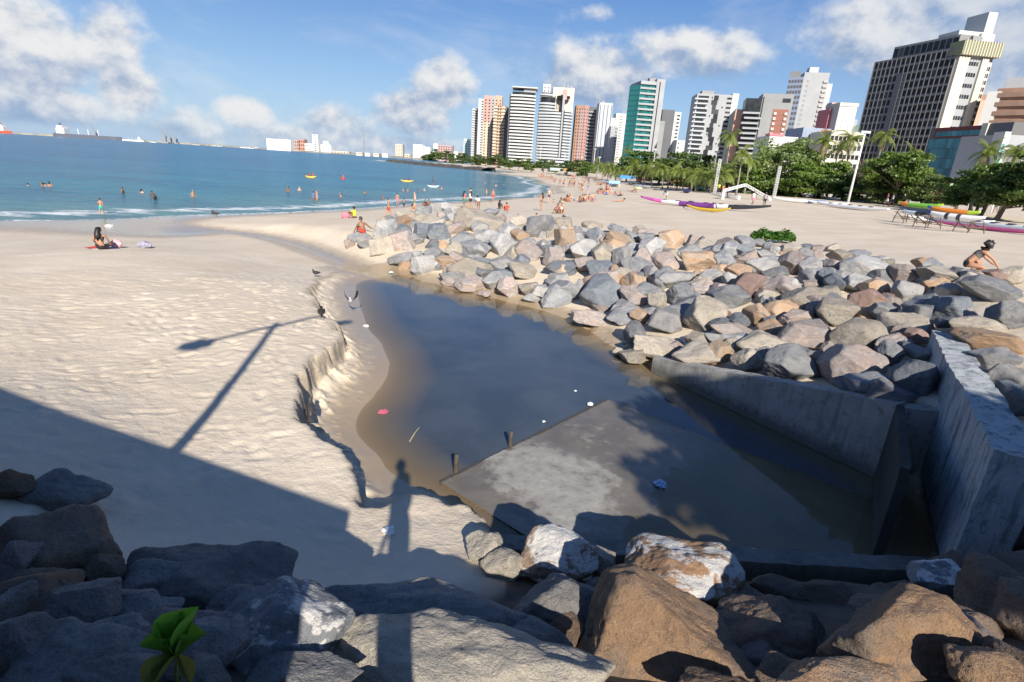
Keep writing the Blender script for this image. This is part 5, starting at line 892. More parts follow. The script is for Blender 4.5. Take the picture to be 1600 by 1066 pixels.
for px, py, w, h, k, D in ((680, 243, 26, 16, 0, 1250), (700, 245, 22, 14, 1, 1150), (668, 247, 18, 10, 5, 1300), (722, 249, 24, 14, 1, 620), (742, 250, 24, 14, 0, 560), (758, 251, 20, 12, 5, 520), (775, 252, 26, 14, 1, 460), (795, 254, 22, 12, 0, 430), (812, 255, 20, 12, 5, 400), (829, 257, 26, 14, 0, 370), (848, 258, 22, 13, 1, 340), (866, 260, 24, 14, 0, 310), (888, 262, 26, 15, 1, 270), (905, 262, 28, 20, 1, 260), (918, 264, 30, 18, 0, 235), (708, 252, 16, 9, 2, 640)):
    put_tree(px, py, w, h, k, D, kinds[k] + ' on the far shore below the towers', kinds[k] + 's on the far shore')
# tree on the promenade behind the viewer: its crown shades the outfall
o = thing('tree', 'broad almond tree on the promenade behind the viewer', 'tree', (9.0, -5.2, 3.75)); link('crown', broad_proto(9, LEAF[0], .62, n_cl=80, per=150)[0], o, (-.2, 0, 4.85), (0, 0, 0), (2.9, 3.0, 1.9)); link('trunk', PROTO[0][1], o, (0, 0, 5.4), (0, 0, 0), (2.6, 2.6, 5.4 / 1.15))
# leafy bush on the bank crest
def leaf_shape(L, Wd, cup, curl, nu=9, nv=5):
    v = []; f = []
    for i in range(nu + 1):
        t = i / nu; wv = Wd * (.1 + 1.55 * t ** 1.1 * (1.0001 - t) ** .42)
        for j in range(-nv, nv + 1):
            s = j / nv; v.append((wv * s, L * t, cup * (s * s) * wv + curl * L * t * t - .02 * L * (1 if j == 0 else 0)))
    m = 2 * nv + 1
    for i in range(nu):
        for j in range(m - 1): f.append((i * m + j, i * m + j + 1, (i + 1) * m + j + 1, (i + 1) * m + j))
    return v, f
BUSHL = leaf_mat('bush_leaf', (.06, .16, .02), (.10, .22, .035), (.14, .26, .05))
o = thing('beach_bush', 'bright green round leaved bush on the crest of the rock bank', 'bush', tuple(hit(1203, 381, -.05))); mb = MB(); rb = random.Random(4)
for k in range(1500):
    cx = rb.choice((-.85, -.45, -.1, .3, .7, .95)); a, e = rb.uniform(0, 6.28), math.acos(rb.uniform(-.25, 1)); R_ = rb.uniform(.16, .32) * (.75 + .5 * math.sin(cx * 5 + 1) ** 2); c = Vector((cx + math.sin(e) * math.cos(a) * R_, math.sin(e) * math.sin(a) * R_ * 1.2, .30 + math.cos(e) * R_ * 1.35)); s = rb.uniform(.045, .08)
    M = Matrix.Translation(c) @ Matrix.Rotation(a + rb.uniform(-.6, .6), 4, 'Z') @ Matrix.Rotation(rb.uniform(-.9, .9), 4, 'X') @ Matrix.Rotation(rb.uniform(-.9, .9), 4, 'Y'); mb.add([M @ Vector(q) for q in ((-s, 0, 0), (-.5 * s, -s, 0), (.5 * s, -s, 0), (s, 0, 0), (.5 * s, s, 0), (-.5 * s, s, 0))], [(0, 1, 2, 3), (0, 3, 4, 5)])
mb.ob('foliage', BUSHL, o); mb = MB()
for cx in (-.85, -.45, -.1, .3, .7, .95): mb.tube([(cx * .5, 0, -.1), (cx * .8, 0, .12), (cx, 0, .3)], [.02, .015, .008], 5)
mb.ob('stem', BARK, o)
# big leaved seedling among the near rocks
NL = leaf_mat('seedling_leaf', (.10, .25, .02), (.14, .3, .03), (.2, .36, .05)); NLY = leaf_mat('seedling_leaf_old', (.24, .24, .06), (.2, .22, .05))
p = hit(272, 1050, .25); o = thing('seedling', 'young plant with big glossy cupped leaves among shaded rocks', 'plant', tuple(p)); o.scale = (.82, .82, .82); mb = MB(); mb.tube([(0, 0, -.25), (.01, .0, 0), (.03, .02, .13)], [.014, .012, .009], 8); mb.ob('stem', NLY, o, True)
for az, el, L, Wd, m in ((25, 62, .30, .125, NL), (-45, 50, .27, .12, NL), (80, 48, .24, .10, NL), (150, 55, .22, .09, NL), (-110, 42, .24, .10, NL), (185, 8, .24, .07, NLY), (-150, -5, .22, .065, NLY), (130, -20, .2, .06, NLY), (0, 82, .15, .06, NL)):
    v, f = leaf_shape(L, Wd, 2.2, -.12); link('leaf', mesh('leaf', v, f, [m], smooth=True), o, (.03, .02, .12), (math.radians(el), 0, math.radians(-az)))
# ------------------------------------------------------------------ poles, masts, tents
def pole(px0, py0, px1, py1, r, label, group=None, head=True, D=None):
    b0 = hit(px0, py0)
    if D: b0 = far(px0, py0, D); b0[2] = gz(b0[0], b0[1])
    D = math.hypot(b0[0], b0[1]); t = far(px1, py1, D); h = t[2] - b0[2]; o = thing('lamp_pole', label, 'pole', (b0[0], b0[1], b0[2]), 0, group)
    dx, dy = 0, 0; MB().tube([(0, 0, -.3), (0, 0, h * .5), (dx, dy, h)], [r, r * .8, r * .6], 8).ob('shaft', STEEL, o, True)
    if head: MB().box((-.45 * r / .12, -.2, h - .05), (.45 * r / .12, .2, h + .25)).ob('floodlight', LAMP, o)
    return o
pole(1326, 312, 1355, 208, .17, 'tallest white floodlight pole, standing before the big hotel slab', D=92)
for a in ((764, 250, 764, 227), (786, 252, 786, 235), (820, 262, 821, 246), (828, 263, 829, 238), (843, 265, 841, 230), (864, 264, 865, 248), (881, 266, 882, 242), (907, 271, 909, 245), (926, 274, 926, 233), (934, 276, 935, 246), (996, 284, 998, 236), (1017, 287, 1018, 234), (1110, 299, 1113, 238), (1036, 289, 1037, 250)):
    pole(*a, .16 if a[0] < 950 else .11, 'white lamp pole in the line along the promenade', 'white lamp poles along the promenade')
for a, lb in (((1463, 322, 1470, 297), 'short white post behind the stacked canoes'), ((1511, 328, 1522, 290), 'slanting white post between the almond trees'), ((1548, 332, 1556, 296), 'white post under the flat topped almond tree'), ((1297, 308, 1300, 262), 'white post before the pale office block')): pole(*a, .09, lb, None, False)
def lattice(mb, a, b, w, n, r=.025, flat=False):
    a = Vector(a); b = Vector(b); t = (b - a).normalized(); s = t.cross(Vector((0, 1, 0))); s = s.normalized() if s.length > .1 else Vector((1, 0, 0)); q = t.cross(s).normalized(); C = [(s + q) * w / 2, (s - q) * w / 2, (-s - q) * w / 2, (-s + q) * w / 2]
    for c in C: mb.tube([a + c, b + c], r, 4)
    for i in range(n):
        p0 = a.lerp(b, i / n); p1 = a.lerp(b, (i + 1) / n)
        for k in range(4): mb.tube([p0 + C[k], p1 + C[(k + 1) % 4]], r * .7, 4); mb.tube([p1 + C[k], p1 + C[(k + 1) % 4]], r * .7, 4)
for (x0, y0, x1, y1), lb in (((1116, 303, 1127, 249), 'white lattice mast beside the palms at the canoe beach'), ((1209, 308, 1220, 260), 'white lattice mast before the feathery tree')):
    b0 = hit(x0, y0); t = far(x1, y1, math.hypot(b0[0], b0[1])); mb = MB(); lattice(mb, (0, 0, -.2), (0, 0, t[2] - b0[2]), .36, 14, .03); o = mb.ob('lattice_mast', STEEL, None, False, tuple(b0)); tag(o, lb, 'mast')
b0 = hit(1150, 312); D = math.hypot(b0[0], b0[1]); o = thing('truss_arch', 'white aluminium truss arch standing on the sand', 'truss', tuple(b0)); ap = far(1165, 289, D + 2) - b0; l0 = far(1131, 298, D - 1) - b0; r0 = far(1203, 311, D + 2) - b0; rg = hit(1203, 312) - b0
for nm, a, b in (('left_beam', l0, ap), ('right_beam', ap, r0)): mb = MB(); lattice(mb, a, b, .3, 10, .035); mb.ob(nm, STEEL, o)
lg = hit(1115, 304) - b0
for nm, a, b in (('base_beam', lg + np.array([0, 0, .3]), np.array([0, -.5, .3])), ('leg', np.array([l0[0], l0[1], -.2]), l0), ('leg', np.array([ap[0] * .2, 0, -.2]), np.array([ap[0] * .2, 0, .5])), ('leg', np.array([r0[0], r0[1], rg[2] - .2]), r0)): mb = MB(); lattice(mb, a, b, .3, 8, .035); mb.ob(nm, STEEL, o)
def tent(px, py, w, h, col, label, roof='pyr', group=None):
    p = hit(px, py); dd = depth(p); W_ = w * dd / F; H_ = h * dd / F; o = thing('beach_tent', label, 'tent', tuple(p), random.uniform(-.3, .3), group); m = mat('canvas_' + label.split()[0] + label.split()[1], col, .8, .1)
    mb = MB(); z = H_ * .55; a = W_ / 2; d = min(a, 1.8)
    if roof == 'pyr': mb.add([(-a, -d, z), (a, -d, z), (a, d, z), (-a, d, z), (0, 0, H_), (-a, -d, z - .25), (a, -d, z - .25), (a, d, z - .25), (-a, d, z - .25)], [(0, 1, 4), (1, 2, 4), (2, 3, 4), (3, 0, 4), (0, 5, 6, 1), (1, 6, 7, 2), (2, 7, 8, 3), (3, 8, 5, 0)])
    else: mb.box((-a, -d, z), (a, d, H_))
    mb.ob('canopy', m, o)
    for sx in (-1, 1):
        for sy in (-1, 1): MB().tube([(sx * a * .95, sy * d * .95, -.1), (sx * a * .95, sy * d * .95, z)], .04, 5).ob('leg', STEEL, o)
for a in ((980, 285, 24, 10, (.05, .25, .62), 'long blue awning under the palms at the back of the beach', 'flat'), (960, 292, 16, 9, (.30, .55, .75), 'sky blue beach shelter among the crowd', 'flat'), (999, 287, 10, 11, (.70, .22, .20), 'small red peaked tent left of its twin', 'pyr'), (1009, 288, 12, 11, (.75, .30, .26), 'wider coral peaked tent by the palms', 'pyr'), (1056, 294, 14, 14, (.72, .30, .12), 'orange and red stall under the palms', 'pyr'), (1070, 296, 12, 9, (.6, .12, .1), 'dark red stall behind the palms', 'pyr'), (868, 272, 20, 9, (.35, .42, .42), 'grey open shelter on the far sand', 'flat'), (1095, 299, 16, 7, (.12, .3, .5), 'navy blue kiosk awning behind the canoe beach', 'flat')): tent(*a)
def parasol(px, py, w, h, col, label):
    p = hit(px, py); dd = depth(p); R_ = w * dd / F / 2; H_ = h * dd / F; o = thing('parasol', label, 'parasol', tuple(p)); MB().tube([(0, 0, -.2), (0, 0, H_)], .03, 6).ob('pole', STEEL, o); n = 12
    v = [(0, 0, H_)] + [(R_ * .6 * math.cos(k * 6.283 / n), R_ * .6 * math.sin(k * 6.283 / n), H_ - R_ * .16) for k in range(n)] + [(R_ * math.cos(k * 6.283 / n), R_ * math.sin(k * 6.283 / n), H_ - R_ * .4) for k in range(n)]
    link('canopy', mesh('canopy', v, [(0, 1 + k, 1 + (k + 1) % n) for k in range(n)] + [(1 + k, 1 + n + k, 1 + n + (k + 1) % n, 1 + (k + 1) % n) for k in range(n)], [mat('parasol_' + label.split()[0], col, .8, .05)]), o)
parasol(882, 272, 13, 9, (.72, .42, .08), 'yellow parasol on the far sand'); parasol(997, 301, 14, 9, (.62, .72, .30), 'lime green parasol over sunbathers')
# ------------------------------------------------------------------ canoes and kayaks
def paint(name, col): return mat('paint_' + name, col, .3, .05, 2, spec=.5)
PC = dict(pink=(.85, .15, .45), magenta=(.55, .10, .38), white=(.78, .77, .75), purple=(.20, .05, .27), black=(.04, .04, .045), yellow=(.78, .52, .03), blue=(.03, .16, .45), orange=(.75, .24, .03), green=(.20, .45, .06), lime=(.42, .60, .05), red=(.6, .05, .04), navy=(.05, .05, .16), grey=(.4, .4, .42))
PM = {k: paint(k, v) for k, v in PC.items()}
def canoe(o, part, A, Bp, beam, hgt, cols, rocker=.25, deck=None, n=28, cockpits=0):
    A = Vector(A); Bp = Vector(Bp); L = (Bp - A).length; u = (Bp - A).normalized(); s = u.cross(Vector((0, 0, 1))).normalized(); up_ = s.cross(u); m = 10; v = []; f = []; mi = []; names = [c for c, _ in cols] + ([deck] if deck else [])
    for i in range(n + 1):
        t = i / n; k = max(.03, (1 - abs(2 * t - 1) ** 2.6)); lift = rocker * abs(2 * t - 1) ** 3
        for j in range(m):
            a = 2 * math.pi * j / m; c, q = math.cos(a), math.sin(a); v.append(A + u * L * t + s * (beam / 2 * k * c) + up_ * (lift + hgt / 2 * (.35 + .65 * k) * (q if q > 0 else q * 1.0) + 0))
    for i in range(n):
        t = (i + .5) / n; ci = next(k for k, (c, e) in enumerate(cols) if t <= e)
        for j in range(m):
            f.append((i * m + j, i * m + (j + 1) % m, (i + 1) * m + (j + 1) % m, (i + 1) * m + j)); top = 1 <= j <= 3
            mi.append(len(cols) if (deck and 0 <= j < 5) else ci)
    f += [tuple(range(m))[::-1], tuple(range(n * m, n * m + m))]; mi += [0, len(cols) - 1]
    loc = Vector(o.location); h = link(part, mesh(part, [q - loc for q in v], f, [PM[c] for c in names], mi, True), o)
    for k in range(cockpits):
        t = .22 + .56 * k / max(1, cockpits - 1); c = A + u * L * t + up_ * (hgt * .46 + .02) - loc; mb = MB(); M = Matrix.Translation(c) @ Matrix(((u.x, s.x, up_.x, 0), (u.y, s.y, up_.y, 0), (u.z, s.z, up_.z, 0), (0, 0, 0, 1)))
        ring = [(.38 * math.cos(a) , beam * .3 * math.sin(a), 0) for a in [2 * math.pi * q / 12 for q in range(12)]]; mb.add([M @ Vector(q) for q in ring] + [M @ Vector((q[0] * .95, q[1] * .9, .05)) for q in ring], [tuple(range(12, 24))] + [(q, (q + 1) % 12, 12 + (q + 1) % 12, 12 + q) for q in range(12)]); link('cockpit', mb.me('cockpit', PM['black']), h)
    return h
def on(px, py, dz): q = hit(px, py); return np.array([q[0], q[1], gz(q[0], q[1]) + dz])
a, b = on(1000, 317, .3), on(1203, 334, .3); o = thing('outrigger_canoe', 'long pink to purple outrigger canoe lying on open sand', 'canoe', tuple((a + b) / 2)); canoe(o, 'hull', a, b, .55, .55, [('magenta', .13), ('pink', .2), ('white', .34), ('purple', .62), ('white', .72), ('black', 1)], .45, None, 40, 6)
a2, b2 = on(1071, 328, .22), on(1140, 335, .22); canoe(o, 'outrigger_float', a2, b2, .3, .32, [('yellow', 1)], .35)
for t in (.18, .72): q = Vector(a2).lerp(Vector(b2), t); k = Vector(a).lerp(Vector(b), .42 if t < .5 else .60); l_ = Vector(o.location); MB().tube([q - l_ + Vector((0, 0, .15)), q.lerp(k, .4) - l_ + Vector((0, 0, .55)), k - l_ + Vector((0, 0, .32))], .05, 6).ob('cross_beam', PM['black'], o)
def boat(label, px0, py0, px1, py1, D0, D1, beam, hgt, cols, deck=None, cp=0, cat='canoe', rk=.2):
    a, b = on(px0, py0 + 2.5, hgt * .5), on(px1, py1 + 2.5, hgt * .5)
    if 46 < D1 < 57: a, b = far(px0, py0, D0), far(px1, py1, D1)      # the ones carried by the racks
    o = thing('racing_canoe', label, cat, (*((a + b) / 2)[:2], gz(*((a + b) / 2)[:2]))); canoe(o, 'hull', a, b, beam, hgt, cols, rk, deck, 30, cp); return a, b
boat('pink hulled outrigger canoe with white deck and blue bow on low stands', 1441, 346, 1668, 372, 43, 36, .6, .62, [('blue', .13), ('pink', 1)], 'white', 6)
boat('plain white canoe lying behind the pink one', 1415, 343, 1552, 353, 45, 42, .5, .5, [('white', 1)], None, 4); boat('white canoe with black bars on the low rack', 1446, 334, 1539, 344.5, 50, 48, .48, .45, [('navy', .1), ('white', .36), ('black', .42), ('white', .58), ('black', .63), ('white', 1)], None, 0)
boat('orange canoe with blue and lime tips above the barred canoe', 1448, 326.5, 1531, 336, 53, 51, .48, .45, [('blue', .09), ('orange', .8), ('lime', 1)]); boat('green canoe with an orange tip on the far rack', 1402, 319, 1473, 324, 58, 56, .48, .42, [('lime', .06), ('orange', .28), ('green', .9), ('lime', 1)]); boat('slim white and black hull low on the rack', 1410, 332, 1452, 335, 54, 52, .45, .36, [('white', .55), ('black', 1)])
boat('long white canoe on the sand before the dry trees', 1275, 319, 1388, 331, 74, 62, .55, .5, [('white', 1)], None, 5); boat('white canoe with a blue middle on stands by the trees', 1258, 304.5, 1312, 312, 88, 80, .5, .45, [('white', .4), ('blue', .5), ('white', 1)]); boat('white canoe half hidden behind the long white one', 1262, 316, 1325, 321, 84, 76, .5, .45, [('white', 1)]); boat('white canoe lying under the truss arch', 1205, 311, 1290, 318, 95, 84, .55, .5, [('white', .7), ('blue', 1)])
boat('small blue boat by the coral tents', 948, 287.5, 966, 289.5, 165, 160, .9, .7, [('blue', .5), ('white', 1)], None, 0, 'boat'); boat('white boat pulled up before the palms', 935, 283.5, 962, 286, 195, 185, 1., .8, [('white', 1)], None, 0, 'boat'); boat('white boat pulled up before the coral tents', 992, 290, 1016, 293, 138, 132, .9, .7, [('white', 1)], None, 0, 'boat'); boat('dark blue boat by the navy awning', 1066, 298.5, 1078, 300, 108, 106, .9, .7, [('navy', 1)], None, 0, 'boat')
RW = mat('rack_timber', (.10, .07, .05), .8, .2, 4, .3)
for px, py, D, h, lb in ((1416, 338, 57, 1.0, 'brown timber canoe rack under the green canoe'), (1452, 340, 52, .95, 'brown timber canoe rack under the bows of the orange and barred canoes'), (1518, 346, 50, .8, 'brown timber canoe rack under the sterns of the orange and barred canoes')):
    q = far(px, py, D); g = gz(q[0], q[1]); o = thing('canoe_rack', lb, 'rack', (q[0], q[1], g))
    for s in (-1, 1):
        for k in (-1, 1): MB().tube([(s * .6, k * .7, -.15), (s * .45, k * .5, h)], .035, 6).ob('post', RW, o)
    for z in (.35, h * .5, h * .85): MB().tube([(-.7, -.55, z), (.7, -.55, z)], .03, 6).ob('crossbar', RW, o); MB().tube([(-.7, .55, z), (.7, .55, z)], .03, 6).ob('crossbar', RW, o)
    for s in (-1, 1): MB().tube([(s * .5, -.6, h * .3), (s * .5, .6, h * .85)], .035, 6).ob('brace', RW, o)
def sea_boat(label, px0, py0, px1, py1, col): a, b = at(px0, py0, .08), at(px1, py1, .08); o = thing('kayak', label, 'kayak', (*((a + b) / 2)[:2], 0)); canoe(o, 'hull', a, b, .75, .4, [(col, 1)], .25, None, 20); return o
sea_boat('yellow kayak out on the sea with two paddlers', 477, 276.5, 494, 277.5, 'yellow'); sea_boat('pale yellow paddle board far from the shore', 626, 283, 646, 284, 'yellow'); sea_boat('small red kayak out on the sea', 532, 279.5, 540, 280, 'red'); sea_boat('paddle board under a standing paddler', 668, 291.5, 686, 292.3, 'white')
# ------------------------------------------------------------------ people
BONES = [('pel', 'spine'), ('spine', 'chest'), ('chest', 'neckb'), ('neckb', 'neck'), ('neck', 'jaw'), ('jaw', 'head'), ('head', 'top')]
RAD = dict(pel=.128, spine=.112, chest=.128, neckb=.075, neck=.048, jaw=.066, head=.092, top=.055, sh=.056, el=.039, wr=.027, ha=.03, hip=.092, kn=.056, an=.036, he=.034, to=.026, nose=.014)
for s in 'LR': BONES += [('chest', 'sh' + s), ('sh' + s, 'el' + s), ('el' + s, 'wr' + s), ('wr' + s, 'ha' + s), ('pel', 'hip' + s), ('hip' + s, 'kn' + s), ('kn' + s, 'an' + s), ('an' + s, 'to' + s)]
def pose(d, look=(0, 1, 0)):
    J = {k: Vector(v) for k, v in d.items()}
    if 'neckb' not in J: J['neckb'] = J['chest'] + (J['chest'] - J['spine']).normalized() * .14
    ax = (J['chest'] - J['spine']).normalized(); lk = Vector(look).normalized(); upn = J.get('_up', (ax * .5 + Vector((0, 0, .7)))).normalized(); lk = (lk - upn * lk.dot(upn)).normalized()
    J['neck'] = J['neckb'] + upn * .07; J['jaw'] = J['neck'] + upn * .075 + lk * .018; J['head'] = J['jaw'] + upn * .075 + lk * .002; J['top'] = J['head'] + upn * .07 - lk * .004; J['_look'] = lk; J['_upn'] = upn
    J.pop('_up', None); return J
def mir(d):
    r = dict(d)
    for k, v in d.items():
        if k.endswith('L'): r[k[:-1] + 'R'] = (-v[0], v[1], v[2])
    return r
POSES = dict(
 stand=pose(mir(dict(pel=(0, 0, .93), spine=(0, .01, 1.09), chest=(0, 0, 1.29), shL=(.175, 0, 1.39), elL=(.235, -.02, 1.12), wrL=(.25, .06, .88), haL=(.25, .09, .80), hipL=(.09, 0, .88), knL=(.10, .02, .49), anL=(.10, -.03, .08), toL=(.12, .13, .03)))),
 walk=pose(dict(pel=(0, 0, .92), spine=(0, .02, 1.08), chest=(0, .02, 1.28), shL=(.175, .02, 1.38), elL=(.22, -.12, 1.13), wrL=(.23, -.08, .9), haL=(.23, -.05, .82), shR=(-.175, .02, 1.38), elR=(-.22, .10, 1.13), wrR=(-.22, .26, .95), haR=(-.22, .32, .89), hipL=(.09, 0, .87), knL=(.10, .18, .50), anL=(.10, .22, .10), toL=(.11, .38, .05), hipR=(-.09, 0, .87), knR=(-.10, -.06, .49), anR=(-.10, -.32, .15), toR=(-.1, -.2, .03))),
 sit=pose(mir(dict(pel=(0, -.12, .12), spine=(0, -.17, .28), chest=(0, -.12, .48), shL=(.175, -.1, .58), elL=(.24, .12, .42), wrL=(.14, .32, .42), haL=(.07, .38, .42), hipL=(.09, -.08, .11), knL=(.13, .30, .46), anL=(.12, .52, .08), toL=(.12, .68, .04)))),
 recline=pose(mir(dict(pel=(0, 0, .12), spine=(0, -.14, .22), chest=(0, -.28, .38), shL=(.175, -.34, .46), elL=(.24, -.54, .26), wrL=(.22, -.58, .06), haL=(.22, -.66, .03), hipL=(.09, .04, .11), knL=(.12, .46, .16), anL=(.13, .86, .07), toL=(.15, .93, .18)))),
 prone=pose(mir(dict(pel=(0, 0, .12), spine=(0, .17, .12), chest=(0, .37, .17), shL=(.175, .44, .20), elL=(.25, .60, .05), wrL=(.10, .78, .04), haL=(.04, .84, .05), hipL=(.09, -.04, .11), knL=(.11, -.44, .07), anL=(.12, -.84, .06), toL=(.13, -.98, .03), _up=Vector((0, .7, .5)))), (0, .6, -.4)),
 bend=pose(mir(dict(pel=(0, -.1, .90), spine=(0, .04, 1.0), chest=(0, .20, 1.10), shL=(.175, .26, 1.15), elL=(.2, .34, .88), wrL=(.18, .40, .66), haL=(.18, .42, .58), hipL=(.09, -.1, .86), knL=(.1, -.02, .48), anL=(.1, -.08, .08), toL=(.12, .08, .03))), (0, .8, -.6)),
 crouch=pose(dict(pel=(-.02, -.22, .20), spine=(0, -.08, .36), chest=(.0, .08, .52), shL=(.175, .10, .60), elL=(.24, .34, .42), wrL=(.20, .52, .20), haL=(.18, .60, .10), shR=(-.17, .12, .60), elR=(-.22, .30, .40), wrR=(-.12, .44, .28), haR=(-.06, .50, .24), hipL=(.09, -.18, .19), knL=(.26, .22, .16), anL=(.12, .05, .06), toL=(.08, .18, .03), hipR=(-.09, -.18, .19), knR=(-.20, .24, .30), anR=(-.16, .02, .06), toR=(-.18, .16, .03)), (-.55, .9, .05)),
 sitback=pose(dict(pel=(0, -.12, .12), spine=(0, -.16, .29), chest=(0, -.10, .49), shL=(.175, -.08, .58), elL=(.26, .02, .36), wrL=(.22, .18, .22), haL=(.20, .25, .18), shR=(-.17, -.08, .58), elR=(-.25, -.02, .36), wrR=(-.2, .18, .22), haR=(-.16, .25, .2), hipL=(.09, -.06, .11), knL=(.28, .26, .22), anL=(.06, .40, .07), toL=(-.06, .46, .05), hipR=(-.09, -.06, .11), knR=(-.26, .24, .22), anR=(-.02, .34, .08), toR=(.08, .42, .05)), (.25, 1, 0)),
 leanside=pose(dict(pel=(0, -.1, .12), spine=(.0, -.12, .28), chest=(-.02, -.04, .47), shL=(.15, -.06, .55), elL=(.36, -.10, .36), wrL=(.52, -.06, .26), haL=(.60, -.04, .24), shR=(-.18, -.02, .56), elR=(-.28, .10, .34), wrR=(-.34, .20, .14), haR=(-.36, .26, .06), hipL=(.09, -.06, .11), knL=(.16, .34, .34), anL=(.14, .60, .07), toL=(.15, .74, .05), hipR=(-.09, -.06, .11), knR=(-.10, .36, .36), anR=(-.08, .60, .07), toR=(-.08, .74, .05)), (-.5, 1, 0)))
DG = None
def body(name):
    J = POSES[name]; names = [k for k in J if not k.startswith('_')]; v = [J[k] for k in names]; idx = {k: i for i, k in enumerate(names)}; e = [(idx[a], idx[b]) for a, b in BONES]; rad = [RAD.get(k, RAD.get(k[:-1], .03)) for k in names]
    lk, un = J['_look'], J['_upn']; sd = lk.cross(un); roots = [idx['pel']]
    v.append(J['jaw'] + un * .035 + lk * .098); rad.append(.013); e.append((idx['jaw'], len(v) - 1))
    for s in 'LR':                                               # five fingers rooted in each palm
        w, h = J['wr' + s], J['ha' + s]; d = (h - w).normalized(); a = d.cross(Vector((0, 0, 1))); a = a.normalized() if a.length > .2 else Vector((0, 1, 0)); pn = d.cross(a)
        for k in range(5):
            o = (k - 1.5) * .019; L = (.05, .06, .055, .042, .0)[k]; b0 = len(v)
            pts = [h + a * o - d * .01, h + a * o * 1.15 + d * (.02 + L * .5), h + a * o * 1.2 + d * (.02 + L) - pn * .016] if k < 4 else [w.lerp(h, .45) - a * .015, w.lerp(h, .8) - a * .046, h - a * .056 + d * .012]
            v += pts; rad += [.0095, .0085, .007]; e += [(b0, b0 + 1), (b0 + 1, b0 + 2)]; roots.append(b0)
    me = bpy.data.meshes.new('b'); me.from_pydata(v, e, []); o = bpy.data.objects.new('b', me); COL.objects.link(o); o.modifiers.new('s', 'SKIN'); sv = me.skin_vertices[0].data
    for i, r in enumerate(rad):
        k = names[i] if i < len(names) else ''; f = {'pel': (1.2, .92), 'spine': (1.12, .85), 'chest': (1.22, .82)}.get(k, (1, 1)); sv[i].radius = (r * f[0], r * f[1]); sv[i].use_root = i in roots
    ss = o.modifiers.new('d', 'SUBSURF'); ss.levels = 1; bpy.context.view_layer.update()
    m2 = bpy.data.meshes.new_from_object(o.evaluated_get(bpy.context.evaluated_depsgraph_get())); bpy.data.objects.remove(o); m2.name = 'person'; m2.materials.clear(); m2.polygons.foreach_set('use_smooth', np.ones(len(m2.polygons), bool)); m2.update()
    # which bone each face belongs to
    A = np.array([J[a][:] for a, b in BONES]); Bq = np.array([J[b][:] for a, b in BONES]); E = Bq - A; c = np.array([p.center[:] for p in m2.polygons]); nr = np.array([p.normal[:] for p in m2.polygons])
    t = np.clip(((c[:, None] - A) * E).sum(-1) / ((E ** 2).sum(-1) + 1e-9), 0, 1); dd = np.linalg.norm(c[:, None] - A - t[..., None] * E, axis=-1) - .0
    bi = dd.argmin(1); bt = t[np.arange(len(c)), bi]; bn = np.array([BONES[i][0].rstrip('LR') + '>' + BONES[i][1].rstrip('LR') for i in bi]); hc = np.array(J['head'][:]); q = c - hc; up_, fw_ = q @ np.array(un[:]), q @ np.array(lk[:])
    tor = np.array((J['chest'] - J['pel']).normalized()[:]); hp = (c - np.array(J['pel'][:])) @ tor; hl = np.linalg.norm(np.array((J['chest'] - J['pel'])[:]))
    legs = np.isin(bn, ['pel>hip', 'hip>kn']); torso = np.isin(bn, ['pel>spine', 'spine>chest', 'chest>neckb', 'chest>sh', 'pel>hip'])
    S = dict(shorts=(torso & (hp < .10)) | (bn == 'pel>hip') | ((bn == 'hip>kn') & (bt < .6)), briefs=(torso & (hp < .03) & (hp > -.16)) | ((bn == 'pel>hip')), bikini_top=torso & (hp > hl - .09) & (hp < hl + .035), top=(torso & (hp > .08)) | ((bn == 'sh>el') & (bt < .35)), trousers=(torso & (hp < .10)) | (bn == 'pel>hip') | (bn == 'hip>kn') | ((bn == 'kn>an') & (bt < .5)),
             hair=np.isin(bn, ['jaw>head', 'head>top', 'neck>jaw']) & ((up_ > .045 + .35 * np.clip(fw_, -.02, .1)) | ((fw_ < -.01) & (up_ > -.10))))
    out = {}
    vn_ = np.array([x.normal[:] for x in m2.vertices]); vc = np.array([x.co[:] for x in m2.vertices])
    for k, sel in S.items():
        F_ = [tuple(p.vertices) for p, s_ in zip(m2.polygons, sel) if s_]; use = sorted({i for f in F_ for i in f}); mp = {a: i for i, a in enumerate(use)}; off = .022 if k == 'hair' else .011
        out[k] = mesh(k, vc[use] + vn_[use] * off, [tuple(mp[i] for i in f) for f in F_], [], smooth=True) if F_ else None
    bk = -lk; mb = MB(); h0 = J['head'] + un * .03 - lk * .045
    mb.tube([h0, J['head'] - lk * .10 - un * .06, J['neckb'] - lk * .12 + un * .02, J['chest'] - lk * .15 + un * .02, J['chest'] - lk * .15 - un * .10], [.09, .10, .115, .105, .04], 10); out['long_hair'] = mb.me('long_hair', [], True)
    mb = MB(); mb.tube([J['head'] - lk * .06, J['head'] - lk * .12 - un * .05, J['neckb'] - lk * .08 + un * .05], [.08, .1, .06], 9); out['bob'] = mb.me('bob', [], True); mb = MB(); mb.tube([J['head'] + un * .06 - lk * .03, J['head'] - lk * .07 + un * .02, J['head'] - lk * .11 - un * .07, J['neckb'] - lk * .09 + un * .06, J['neckb'] - lk * .08], [.07, .125, .14, .12, .05], 12); mb.v = [tuple(Vector(q) + Vector((random.uniform(-1, 1), random.uniform(-1, 1), random.uniform(-1, 1))) * .02) for q in mb.v]; out['big_bob'] = mb.me('big_bob', [], True)
    mb = MB(); [mb.ell(J['jaw'] + un * .055 + lk * .088 + sd * s_ * .032, (.012, .012, .010), 8, 5) for s_ in (-1, 1)]; out['eyes'] = mb.me('eyes', [], True)
